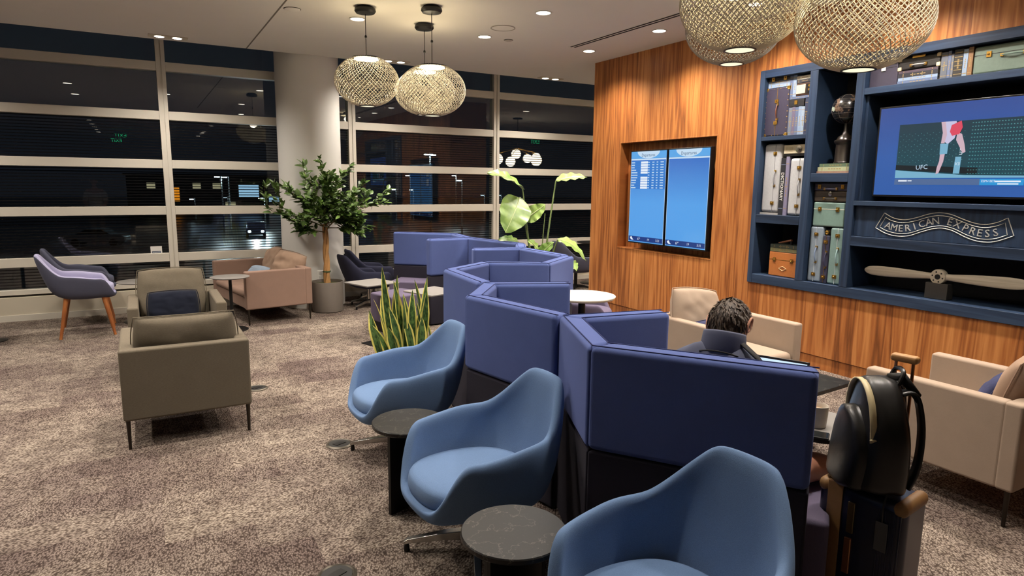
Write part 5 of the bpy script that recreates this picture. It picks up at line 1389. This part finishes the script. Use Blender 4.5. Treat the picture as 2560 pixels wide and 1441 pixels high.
def hair_strands(n, low=-.62):
    mb = MB(); rn = random.Random(9); crown = Vector((-.45, .12, .88)).normalized()
    for k in range(n):
        q = Vector((rn.gauss(0, 1), rn.gauss(0, 1), rn.gauss(0, 1))).normalized(); th = abs(math.atan2(q.y, q.x)); fwd = (1+math.cos(th))/2
        if q.z < low+(.5-low)*(fwd**1.3)+.45*math.exp(-((PI-th-1.68)/.3)**2)+.08: continue
        d = (q-crown); d = (d-q*d.dot(q)).normalized(); sw = q.cross(d); d = (d+sw*rn.uniform(-.2, .75)).normalized(); L = rn.uniform(.12, .3); s_ = q.cross(d).normalized()*.045
        def S(p, lift):
            p = p.normalized(); kk = max(0, -p.z); v = Vector((p.x*(.108+lift)*((1-.32*kk) if p.x < 0 else 1), p.y*(.086+lift)*(1-.2*kk), p.z*(.128+lift))); return v
        a, b_, c_ = q, q+d*L*.5, q+d*L
        v = [mb.bm.verts.new(S(a-s_, .0)), mb.bm.verts.new(S(a+s_, .0)), mb.bm.verts.new(S(b_-s_*.8, .006)), mb.bm.verts.new(S(b_+s_*.8, .006)), mb.bm.verts.new(S(c_, .009))]
        mb.bm.faces.new((v[0], v[1], v[3], v[2])); mb.bm.faces.new((v[2], v[3], v[4]))
    return mb
def hand(parent, base, d, up, mat, curl=.5, s=1.0, side=1):
    """palm plus five separate bent fingers; d along the hand, up out of its back"""
    d = Vector(d).normalized(); up = (Vector(up)-d*Vector(up).dot(d)).normalized(); y = up.cross(d)*side
    b = Vector(base)
    P = [(b, (.024*s, .016*s)), (b+d*.045*s, (.038*s, .014*s)), (b+d*.082*s, (.04*s, .012*s))]
    pts = [(*p, r_) for p, r_ in P]; E_ = [(0, 1), (1, 2)]
    for k, L in enumerate((.072, .08, .075, .058)):
        o0 = b+d*.075*s+y*((k-1.5)*.02*s); i0 = len(pts); dd = d.copy(); p = o0
        seq = [p]
        for ln in (.45, .32, .23):
            dd = (dd*math.cos(curl*.7)-up*math.sin(curl*.7)).normalized(); p = p+dd*L*ln*s; seq.append(p)
        for q, r_ in zip(seq, (.0095, .009, .0085, .007)): pts.append((*q, r_*s))
        E_ += chain(i0, 4)
    i0 = len(pts); p = b+d*.03*s-y*.032*s; seq = [p, p+(d*.6-y*.8).normalized()*.03*s, p+(d*.6-y*.8).normalized()*.03*s+(d*.85-y*.3-up*curl*.5).normalized()*.032*s, p+(d*.6-y*.8).normalized()*.03*s+(d*.85-y*.3-up*curl*.5).normalized()*.054*s]
    for q, r_ in zip(seq, (.012, .0105, .0095, .0075)): pts.append((*q, r_*s))
    E_ += chain(i0, 4)
    mb = MB()
    for c0, n_ in ((0, 3), (3, 4), (7, 4), (11, 4), (15, 4), (19, 4)):
        q = pts[c0:c0+n_]
        if c0 == 0:
            rr = []
            for p_, r_ in P:
                rr.append([mb.bm.verts.new(p_+y*r_[0]*math.cos(2*PI*k/12)+up*r_[1]*math.sin(2*PI*k/12)) for k in range(12)])
            for A, B in zip(rr, rr[1:]):
                for k in range(12): mb.bm.faces.new((A[k], A[(k+1) % 12], B[(k+1) % 12], B[k]))
            mb.bm.faces.new(rr[0][::-1]); mb.bm.faces.new(rr[-1])
        else: mb.tube([v[:3] for v in q], [v[3] for v in q], 8)
    return obj('hand', mb, mat, parent, sub=1)
# man seated in the booth, seen from behind, facing the wood wall; local +x is where he faces
MP = Vector((1.955, 1.795, 0)); MR = math.atan2(.46, .888)
MN = thing('person', 'man in a grey blue jacket sitting in the booth, bent over a laptop', 'person', MP, MR)
S0 = .44
body_pts = [(.0, 0, S0+.10, (.125, .16)), (.0, 0, S0+.22, (.105, .15)), (.03, 0, S0+.38, (.11, .165)), (.075, 0, S0+.525, (.085, .15)), (.125, 0, S0+.60, (.056, .062)), (.16, 0, S0+.65, (.05, .052)),
            (.075, .155, S0+.515, .062), (.13, .235, S0+.33, .05), (.22, .225, S0+.20, .044), (.38, .15, S0+.275, .034), (.44, .12, S0+.29, .026),
            (.075, -.155, S0+.515, .062), (.13, -.235, S0+.33, .05), (.22, -.225, S0+.20, .044), (.38, -.15, S0+.275, .034), (.44, -.12, S0+.29, .026),
            (.03, .09, S0+.085, .09), (.22, .12, S0+.085, .08), (.44, .13, S0+.06, .062), (.46, .13, .25, .052), (.44, .13, .08, .036), (.53, .14, .04, .036),
            (.03, -.09, S0+.085, .09), (.20, -.25, S0+.085, .08), (.42, -.40, S0+.06, .064), (.45, -.42, .25, .052), (.43, -.42, .08, .036), (.52, -.45, .04, .036)]
body_e = [(0, 1), (1, 2), (2, 3), (3, 4), (4, 5), (3, 6), (6, 7), (7, 8), (8, 9), (9, 10), (3, 11), (11, 12), (12, 13), (13, 14), (14, 15), (0, 16), (16, 17), (17, 18), (18, 19), (19, 20), (20, 21), (0, 22), (22, 23), (23, 24), (24, 25), (25, 26), (26, 27)]
skinned('body', body_pts, body_e, SKIN, MN)
g = .014
def grown(idx, extra=g):
    out = []
    for i in idx:
        p = body_pts[i]; r_ = p[3] if isinstance(p[3], tuple) else (p[3], p[3]); out.append((*p[:3], (r_[0]+extra, r_[1]+extra)))
    return out
jk = skinned('jacket', grown([0, 1, 2, 3, 4]) + grown([6, 7, 8, 9]) + grown([11, 12, 13, 14]), [(0, 1), (1, 2), (2, 3), (3, 4), (3, 5), (5, 6), (6, 7), (7, 8), (3, 9), (9, 10), (10, 11), (11, 12)], JKT, MN)
# stand-up collar, open at the front
cl = MB(); cr = []
for k in range(25):
    a_ = math.radians(48+264*k/24); r_ = .084+.008*math.cos(a_)
    bx, by = .118+r_*math.cos(a_), r_*1.08*math.sin(a_); ft = (1+math.cos(a_))/2
    z0 = S0+.575-.10*ft; z1 = S0+.672-.045*ft
    cr.append([cl.bm.verts.new((bx-.006, by*1.10, z0)), cl.bm.verts.new((bx+.004, by, (z0+z1)/2)), cl.bm.verts.new((bx+.018, by*.96, z1))])
for A, B in zip(cr, cr[1:]):
    for s in (0, 1): cl.bm.faces.new((A[s], B[s], B[s+1], A[s+1]))
co = obj('collar', cl, JKT, MN); md = co.modifiers.new('solid', 'SOLIDIFY'); md.thickness = .007; md = co.modifiers.new('sub', 'SUBSURF'); md.levels = 1; md.render_levels = 1
ps = MB().tube([(.112+.094*math.cos(math.radians(48+264*k/24)), .099*math.sin(math.radians(48+264*k/24)), S0+.590-.10*(1+math.cos(math.radians(48+264*k/24)))/2) for k in range(25)], .0035, 6); obj('collar_seam', ps, JKB, co)
# bag strap over the shoulder
obj('shoulder_strap', MB().ribbon([(.13, -.055, S0+.625), (.09, -.10, S0+.607), (.06, -.155, S0+.575), (.07, -.21, S0+.51), (.11, -.25, S0+.43)], .02, (1, .15, .2)), JKB, MN, solid=.006)
skinned('shorts', grown([0, 16, 17], .02)+[(.34, .125, S0+.075, .086)]+grown([22, 23], .02)+[(.30, -.325, S0+.078, .09)], [(0, 1), (1, 2), (2, 3), (0, 4), (4, 5), (5, 6)], SHORT, MN)
HM = Matrix.Translation((.205, .0, S0+.655)) @ Matrix.Rotation(math.radians(40), 4, 'Y') @ Matrix.Rotation(math.radians(-6), 4, 'Z')
hd = obj('head', head_mesh(), SKIN, MN, sub=1); hd.matrix_local = HM
for s in (-1, 1):
    e = obj('ear', ear(MB(), s), SKIN, hd)
    e2 = obj('eye', MB().sph((.079, s*.03, .008), (.011, .012, .010), u=12, v=8), plain('eye_white', (220, 214, 206), .3), hd)
hr = obj('hair', hair_cap(), HAIR, hd, sub=1); obj('hair_strands', hair_strands(900), HAIR, hr)['kind'] = 'stuff'
for s in (-1, 1):
    obj('shoe', MB().b2((.40, -.48 if s < 0 else .10, 0), (.60, -.39 if s < 0 else .19, .075)), plain('dark_shoe', (40, 40, 44), .6), MN, bevel=.025, seg=3)
    hand(MN, (.435, s*.122, S0+.289), (.95, -s*.25, -.12), (0, 0, 1), SKIN, .35, 1.0, 1 if s < 0 else -1)

# ------------------------------------------------------------------ things on the booth table
LT = thing('laptop', 'open laptop in front of the man, its dark lid edge over the booth panel', 'laptop', (2.462, 1.945, BT+.001), math.atan2(.40, .916))
obj('base', MB().b2((-.11, -.15, .0), (.10, .15, .014)), plain('laptop_grey', (120, 122, 126), .35, .7), LT, bevel=.003)
obj('keyboard', MB().b2((-.04, -.13, .014), (.085, .13, .0155)), M_BLACK, LT, smooth=False)
lm = Matrix.Translation((.098, 0, .012)) @ Matrix.Rotation(math.radians(16), 4, 'Y')
lid = obj('lid', MB().b2((0, -.152, 0), (.007, .152, .222), lm), plain('laptop_lid', (30, 31, 34), .3), LT, bevel=.003)
obj('display', MB().b2((-.0012, -.142, .012), (0, .142, .210), lm), emis('laptop_display', (176, 198, 226), 1.1), lid, smooth=False)
mg = Vector((2.515, 1.705, BT))
MG = thing('mug', 'white coffee mug on the booth table beside the backpack', 'mug', mg)
obj('cup', MB().lathe([(0, .004), (.032, .004), (.035, 0), (.038, .006), (.042, .055), (.043, .096), (.041, .098), (.038, .092), (.036, .02), (0, .014)], 32), plain('glazed_china', (226, 218, 204), .2), MG)
obj('coffee', MB().lathe([(0, .078), (.037, .078)], 24), plain('milky_coffee', (176, 138, 96), .3), MG)
obj('handle', MB().tube([(.040*math.cos(2.6)+.0, 0, 0)] if False else [Vector((-.040-.026*math.sin(PI*k/10), .0, .078-.056*k/10)) for k in range(11)], .006, 8), plain('glazed_china', (226, 218, 204), .2), MG)
ph = pz(2028, 1072, BT)
PH = thing('phone', 'black smartphone lying on the booth table below the mug', 'phone', (2.40, 1.655, BT), .55)
obj('case', MB().b2((-.038, -.075, 0), (.038, .075, .009)), M_BLACK, PH, bevel=.004)
obj('glass_face', MB().b2((-.034, -.071, .009), (.034, .071, .0098)), plain('phone_glass', (26, 30, 32), .08), PH, smooth=False)
gp = Vector((3.36, 2.60, .45)); gp = pz(2100, 1010, .45)
GL = thing('tumbler', 'clear drinking glass on the black marble coffee table', 'glass', (3.33, 2.52, .45))
obj('glass', MB().lathe([(0, 0), (.032, 0), (.034, .006), (.041, .135), (.039, .135), (.032, .012), (0, .012)], 32), glassmat('tumbler_glass', (.93, .95, .94), .08), GL)
obj('water', MB().lathe([(0, .013), (.031, .013), (.034, .055), (0, .055)], 24), glassmat('water_clear', (.9, .93, .93), .05), GL)

# ------------------------------------------------------------------ suitcase and backpack
SU = Vector((2.36, 1.345, 0)); SZ = math.radians(-82)
M_NAVYS = plain('navy_shell', (22, 28, 56), .3, coat=.3); M_TANL = leather((150, 112, 70)); M_BLKL = plain('black_leather', (28, 27, 26), .38, var=.2, nscale=60, bumpk=.12); M_ROSE = plain('rose_gold_metal', (196, 140, 100), .3, .9)
CS = thing('carry_on_suitcase', 'navy carry-on suitcase with tan straps and a tall copper handle', 'suitcase', SU, SZ); CS.scale = (.86, .86, 1.03)
obj('shell', MB().b2((-.185, -.115, .045), (.185, .115, .55)), M_NAVYS, CS, bevel=.04, seg=4)
rb = MB()
for k in range(5): rb.b2((.08+k*.02, -.117, .09), (.088+k*.02, .117, .51))
obj('shell_ribs', rb, M_NAVYS, CS, bevel=.002, seg=1)
st_ = MB()
for k in range(5): st_.b2((-.135+k*.0125, -.122, .10), (-.126+k*.0125, -.114, .552))
st_.b2((-.138, -.1215, .09), (-.072, -.115, .555)); st_.b2((-.138, -.12, .548), (-.072, .12, .557))
obj('tan_strap', st_, M_TANL, CS, bevel=.002, seg=1)
for sx in (-1, 1):
    obj('corner_guard', MB().b2((sx*.188-sx*.06, -.122, .50), (sx*.188, .122, .555)), M_TANL, CS, bevel=.03, seg=3)
    for sy in (-1, 1): obj('wheel', MB().lathe([(.012, -.011), (.022, -.011), (.024, 0), (.022, .011), (.012, .011)], 16, m=Matrix.Translation((sx*.15, sy*.085, .024)) @ Matrix.Rotation(PI/2, 4, 'X')), M_BLACK, CS)
obj('lock', MB().b2((-.045, -.124, .38), (-.015, -.114, .50)), plain('lock_metal', (120, 104, 72), .35, .8), CS, bevel=.003)
obj('clasp', MB().b2((-.048, -.126, .22), (-.018, -.114, .36)), M_ROSE, CS, bevel=.003)
hz0 = 1.045
tele = MB()
for s in (-1, 1): tele.b2((.05+s*.034-.008, .06, .55), (.05+s*.034+.008, .072, .78)); tele.b2((.05+s*.034-.006, .0615, .78), (.05+s*.034+.006, .0705, hz0-.02))
obj('telescopic_handle', tele, M_ROSE, CS, bevel=.002, seg=1)
obj('handle_grip', MB().b2((-.005, .045, hz0-.028), (.105, .089, hz0)), leather((190, 142, 88)), CS, bevel=.012, seg=3)
obj('luggage_tag', MB().b2((.075, -.128, .36), (.125, -.124, .47)), plain('tag_grey', (92, 92, 92), .5), CS, bevel=.002)
obj('tag_strap', MB().tube([(.1, -.126, .47), (.10, -.13, .53), (.10, -.10, .575)], .004, 6), M_BLKL, CS)
# backpack leaning on the handle; local x across, y towards the handle
BG = thing('backpack', 'black leather backpack with a cream zip standing on the suitcase', 'backpack', (SU.x-.018, SU.y+.006, .576), math.radians(-128)); BG.scale = (1.03, 1.0, 1.0)
def bag(w, d, h, inset=0):
    mb = MB(); U, V = 32, 14; rings = []
    for j in range(V+1):
        v = j/V; z = h*v
        k = (1-max(0, (v-.45)/.55)**2.6)**.5 if v < 1 else .0
        sx = w/2*(.90+.10*math.sin(PI*min(1, v*1.3)))*max(.22, k); sy = d/2*(1-.42*v**1.6)
        ring = []
        for i in range(U):
            th = 2*PI*i/U; c_, s_ = math.cos(th), math.sin(th); r_ = (abs(c_)**3.2+abs(s_)**3.2)**(-1/3.2)
            ring.append(mb.bm.verts.new((sx*r_*c_, sy*r_*s_-.03*v*v+.03*v, z+(.012*noise.noise(Vector((th*2, v*5, 0)))))))
        rings.append(ring)
    for A, B in zip(rings, rings[1:]):
        for i in range(U): mb.bm.faces.new((A[i], A[(i+1) % U], B[(i+1) % U], B[i]))
    mb.bm.faces.new(rings[0][::-1]); mb.bm.faces.new(rings[-1]); return mb
bo = obj('body', bag(.30, .20, .42), M_BLKL, BG, sub=1); 
bp_ = obj('front_pocket', bag(.255, .13, .30), M_BLKL, BG, sub=1, loc=(-.005, -.075, .004))
zp = []
for k in range(21):
    a_ = PI*k/20; x = -.128*math.cos(a_)*.98; z = .20+.20*math.sin(a_)**.8 if True else 0
    zp.append((x, -.052-.01*math.sin(a_), z+.006))
obj('zip', MB().ribbon([(-.134, -.055, .15)]+zp+[(.134, -.055, .22)], .011, (0, 1, 0)), plain('cream_zip', (206, 190, 148), .5), BG, solid=.006)
obj('zip_pull', MB().b2((-.142, -.062, .10), (-.134, -.048, .15)), M_BRASS, BG, bevel=.002)
for s in (-1, 1):
    obj('shoulder_strap', MB().ribbon(spline([Vector(q) for q in ((s*.05, .055, .37), (s*.06, .10, .375), (s*.075, .125, .26), (s*.085, .12, .12), (s*.09, .09, .03))], 5), .022, (1, 0, 0)), M_BLKL, BG, solid=.01)
obj('top_loop', MB().tube(spline([Vector(q) for q in ((-.04, .05, .40), (-.035, .065, .44), (0, .07, .452), (.035, .065, .44), (.04, .05, .40))], 5), .008, 8), M_BLKL, BG)
obj('luggage_sleeve', MB().ribbon([(-.02, .03, .41), (.03, .065, .43), (.07, .11, .36)], .018, (.3, .2, 1)), M_BLKL, BG, solid=.006)

# ------------------------------------------------------------------ behind the wood wall and behind the camera (seen in the window reflections)
GLOBE = emis('globe_glow', (255, 236, 206), 12)
CH = thing('globe_chandelier', 'cluster of glowing globe lamps mirrored in the window beside the plant leaves', 'lamp', (8.2, 5.2, ZC))
obj('canopy', MB().lathe([(.12, 0), (.12, -.03), (0, -.035)], 24), M_BLACK, CH)
obj('stem', MB().tube([(0, 0, -.03), (0, 0, -.75)], .008, 8), M_BLACK, CH)
for x, y, z, r_ in ((-.55, 0, -1.0, .13), (-.25, .1, -1.06, .12), (.02, -.1, -.86, .12), (.22, .12, -.97, .11), (.55, 0, -1.0, .14), (.62, -.12, -.92, .11)):
    gl_ = obj('globe', MB().sph((x, y, z), r_, u=18, v=12), GLOBE, CH); obj('arm', MB().tube([(0, 0, -.72), (x, y, z+r_)], .006, 6), M_BRASS, gl_)
E_EXIT = emis('exit_green', (40, 220, 140), 2.2)
def exit_sign(label, x, y):
    t = thing('exit_sign', label, 'sign', (x, y, ZC), 0, 'green exit signs mirrored in the window')
    obj('panel', MB().b2((-.17, -.012, -.30), (.17, .012, -.08)), plain('sign_panel_clear', (40, 60, 50), .3), t, bevel=.003)
    mb = MB(); add_mesh(mb, textmesh('EXIT', .17, .002), Matrix(((-1,0,0,0),(0,0,1,.0145),(0,1,0,-.25),(0,0,0,1)))); obj('lettering', mb, E_EXIT, t, smooth=False)
    obj('hanger', MB().b2((-.1, -.01, -.08), (.1, .01, 0)), M_WHITEPL, t, smooth=False)
for lab, x_, y_, Y in (('green exit sign mirrored high in the window near the mullion', 302, 352, -5.2), ('green exit sign mirrored lower and smaller in the window', 294, 386, -8.2), ('green exit sign mirrored above the plants by the wood wall', 1337, 352, 0.5)):
    q = py_(x_, y_, 2*YW-Y); exit_sign(lab, q.x, Y)
# man by the entrance, mirrored in the window
PM = Vector((-.95, -.55, 0))
MN2 = thing('person', 'standing man in a white polo shirt mirrored in the window', 'person', PM, PI/2)
bp2 = [(0, 0, .96, (.11, .15)), (0, 0, 1.12, (.095, .135)), (0, 0, 1.30, (.10, .165)), (0, 0, 1.43, (.075, .15)), (.01, 0, 1.50, (.052, .056)), (.02, 0, 1.56, (.05, .052)),
       (0, .185, 1.40, .058), (-.02, .235, 1.14, .045), (.12, .16, .98, .036), (.19, .07, .96, .027), (0, -.185, 1.40, .058), (-.02, -.235, 1.14, .045), (.12, -.16, .98, .036), (.19, -.07, .96, .027),
       (0, .09, .88, .085), (.01, .10, .50, .06), (0, .10, .09, .04), (.10, .11, .04, .038), (0, -.09, .88, .085), (.01, -.10, .50, .06), (0, -.10, .09, .04), (.10, -.11, .04, .038)]
be2 = [(0, 1), (1, 2), (2, 3), (3, 4), (4, 5), (3, 6), (6, 7), (7, 8), (8, 9), (3, 10), (10, 11), (11, 12), (12, 13), (0, 14), (14, 15), (15, 16), (16, 17), (0, 18), (18, 19), (19, 20), (20, 21)]
skinned('body', bp2, be2, SKIN, MN2)
def gr2(i, e=.014):
    p = bp2[i]; r_ = p[3] if isinstance(p[3], tuple) else (p[3], p[3]); return (*p[:3], (r_[0]+e, r_[1]+e))
skinned('polo_shirt', [gr2(i) for i in (0, 1, 2, 3, 6, 7, 10, 11)], [(0, 1), (1, 2), (2, 3), (3, 4), (4, 5), (3, 6), (6, 7)], fabric('white_polo', (222, 218, 210), .05), MN2)
skinned('trousers', [gr2(i) for i in (0, 14, 15, 16, 18, 19, 20)], [(0, 1), (1, 2), (2, 3), (0, 4), (4, 5), (5, 6)], fabric('khaki_trousers', (120, 104, 84), .1), MN2)
h2 = obj('head', head_mesh(), SKIN, MN2, sub=1); h2.matrix_local = Matrix.Translation((.035, 0, 1.66))
for s in (-1, 1): obj('ear', ear(MB(), s), SKIN, h2)
obj('hair', hair_cap(seed=3), HAIR, h2, sub=1)
for s in (-1, 1): hand(MN2, (.19, s*.065, .96), (.5, -s*.8, -.1), (.3, 0, 1), SKIN, .6, 1.0, 1 if s < 0 else -1)

# ------------------------------------------------------------------ night outside: car park below the window
GZ = -3.6
struct('ground', MB().b2((-160, YW+.4, GZ-.2), (260, 260, GZ)), plain('wet_asphalt', (44, 50, 52), .32, var=.25, nscale=.6), smooth=False)
M_LINE = plain('road_paint', (170, 176, 172), .6)
lnm = MB().b2((-.06, -2.6, GZ), (.06, 2.6, GZ+.012))
me0 = None
for k in range(16):
    x = -14+k*2.7
    o = obj('parking_line', lnm if k == 0 else me0, M_LINE, None, smooth=False) if k == 0 else bpy.data.objects.new('parking_line', me0)
    if k == 0: me0 = o.data
    else: COL.objects.link(o)
    o.location = (x, 36, 0); o.rotation_euler = (0, 0, -.25); tag(o, 'painted white parking line on the asphalt outside', None, None, 'structure')
LAMPH = emis('street_lamp_glow', (214, 240, 255), 22)
def street_lamp(label, x_, y_, dist, twin_=False, power=True):
    d = ray(x_, y_); P = O+d*(dist/math.hypot(d.x, d.y)); h = P.z-GZ
    t = thing('street_lamp', label, 'lamp', (P.x, P.y, GZ), YAW, 'street lamps in the car park')
    obj('pole', MB().tube([(0, 0, 0), (0, 0, h+.1)], [.09, .05], 8), plain('lamp_pole', (120, 124, 124), .5), t)
    for s in ((-1, 1) if twin_ else (-1,)):
        hd_ = obj('lamp_head', MB().b2((s*.5-.24, -.14, h-.05), (s*.5+.24, .14, h+.04)), plain('lamp_pole', (120, 124, 124), .5), t)
        obj('arm', MB().tube([(0, 0, h), (s*.4, 0, h)], .03, 6), plain('lamp_pole', (120, 124, 124), .5), t)
        obj('lens', MB().b2((s*.5-.22, -.13, h-.12), (s*.5+.22, .13, h-.05)), LAMPH, hd_, smooth=False)
    if power:
        l = bpy.data.lights.new('street_light', 'POINT'); l.energy = 700; l.color = (.8, .95, 1); l.shadow_soft_size = .2
        lo = bpy.data.objects.new('street_light', l); COL.objects.link(lo); lo.parent = t; lo.location = (0, 0, h-.4)
for lab, x_, y_, ds, tw in (('twin headed street lamp standing over the car park in the tall window', 1075, 385, 62, True), ('street lamp glowing behind the ficus, first of two close together', 553, 441, 75, False), ('street lamp glowing second of the two close together', 571, 442, 80, False),
        ('bright street lamp in the window above the booths', 1025, 438, 85, False), ('bright street lamp between the booth and the plant leaves', 1140, 438, 88, False), ('street lamp just below its brighter neighbour near the mullion', 1155, 450, 70, False),
        ('low lamp by the ficus crown edge', 990, 473, 95, False), ('low lamp beside the ficus crown, second', 1033, 474, 95, False), ('low lamp at the mullion by the paradise leaf', 1211, 487, 90, False), ('low lamp behind the paradise leaf', 1253, 487, 92, False),
        ('lamp glowing beside the column through the glass', 661, 494, 80, False), ('dim lamp in the middle pane by the sofa', 570, 493, 110, False), ('small lamp above the parked car', 487, 497, 100, False)):
    street_lamp(lab, x_, y_, ds, tw, x_ in (1075, 553, 1140, 661))
def car(label, P, rz, rgb, lit=False):
    t = thing('car', label, 'car', (P[0], P[1], GZ), rz, 'cars in the car park')
    prof = [(-2.2, .35), (-2.2, .75), (-2.0, .95), (-1.2, 1.0), (-.6, 1.42), (.6, 1.45), (1.5, 1.02), (2.1, .92), (2.25, .6), (2.2, .35)]
    m = Matrix(((0,0,1,0),(1,0,0,0),(0,1,0,0),(0,0,0,1)))
    obj('body', MB().prism(prof, -.85, .85, m), plain('car_%d' % rgb[0], rgb, .25, .3), t, bevel=.08, seg=2)
    obj('windows', MB().prism([(-1.1, 1.02), (-.58, 1.36), (.55, 1.39), (1.3, 1.02)], -.865, .865, m), plain('car_glass', (14, 16, 18), .1), t, bevel=.02)
    for sx in (-1, 1):
        for y in (-1.35, 1.4): obj('wheel', MB().lathe([(.15, -.11), (.31, -.11), (.33, 0), (.31, .11), (.15, .11)], 18, m=Matrix.Translation((sx*.78, y, .33)) @ Matrix.Rotation(PI/2, 4, 'Y')), M_BLACK, t)
        obj('headlight', MB().sph((sx*.58, -2.2, .66), (.16, .05, .10), u=12, v=8), emis('headlight_glow', (226, 244, 255), 14) if lit else plain('lamp_glass', (150, 150, 150), .2), t)
    if lit:
        l = bpy.data.lights.new('headlight_beam', 'SPOT'); l.energy = 1500; l.color = (.85, .95, 1); l.spot_size = 1.2; l.shadow_soft_size = .1
        lo = bpy.data.objects.new('headlight_beam', l); COL.objects.link(lo); lo.parent = t; lo.location = (0, -2.4, .7); lo.rotation_euler = (math.radians(78), 0, PI)
cp = pz(640, 592, GZ)
car('car with glowing headlights driving on the wet road outside', cp, math.atan2(-cp.x, cp.y)*.9, (70, 76, 82), True)
q = pz(247, 615, GZ); car('pale parked car outside below the mirrored man', q, 1.3, (150, 168, 172))
q = pz(500, 528, GZ); car('dark parked car far outside near the mullion', q, 1.4, (40, 44, 52))
q = pz(1060, 520, GZ); car('dark parked car outside above the booths', q, 1.2, (52, 56, 60))
# lit building far behind
q = py_(590, 470, 120)
BL = thing('distant_building', 'low dark building with a few lit windows beyond the car park', 'building', (q.x, 120, GZ))
obj('wall', MB().b2((-16, 0, 0), (14, 10, 6.2)), plain('building_wall', (40, 40, 44), .9), BL, smooth=False)
obj('roof', MB().b2((-16.4, -.4, 6.2), (14.4, 10.4, 6.5)), plain('building_roof', (30, 30, 34), .9), BL, smooth=False)
for k, (x, z, w_, h_, e_) in enumerate(((-9.4, 3.2, 1.6, 2.2, 'o'), (-12.6, 4.6, 1.2, .9, 'w'), (-6, 4.6, 1.2, .9, 'w'), (-3, 4.6, 1.2, .9, 'w'), (2.0, 3.8, 3.2, 2.0, 'b'), (6.4, 2.4, 2.4, .8, 'b'), (-1, 1.6, 1.6, .7, 'w'), (10, 2.2, 1.2, .7, 'w'))):
    fr = obj('window', MB().b2((x-w_/2-.12, -.1, z-h_/2-.12), (x+w_/2+.12, 0, z+h_/2+.12)), M_BLACK, BL, smooth=False)
    obj('pane', MB().b2((x-w_/2, -.14, z-h_/2), (x+w_/2, -.1, z+h_/2)), emis({'o': 'sodium_glow', 'w': 'dim_window_glow', 'b': 'cool_window_glow'}[e_], {'o': (220, 130, 20), 'w': (150, 140, 110), 'b': (150, 190, 220)}[e_], 1.0), fr, smooth=False)
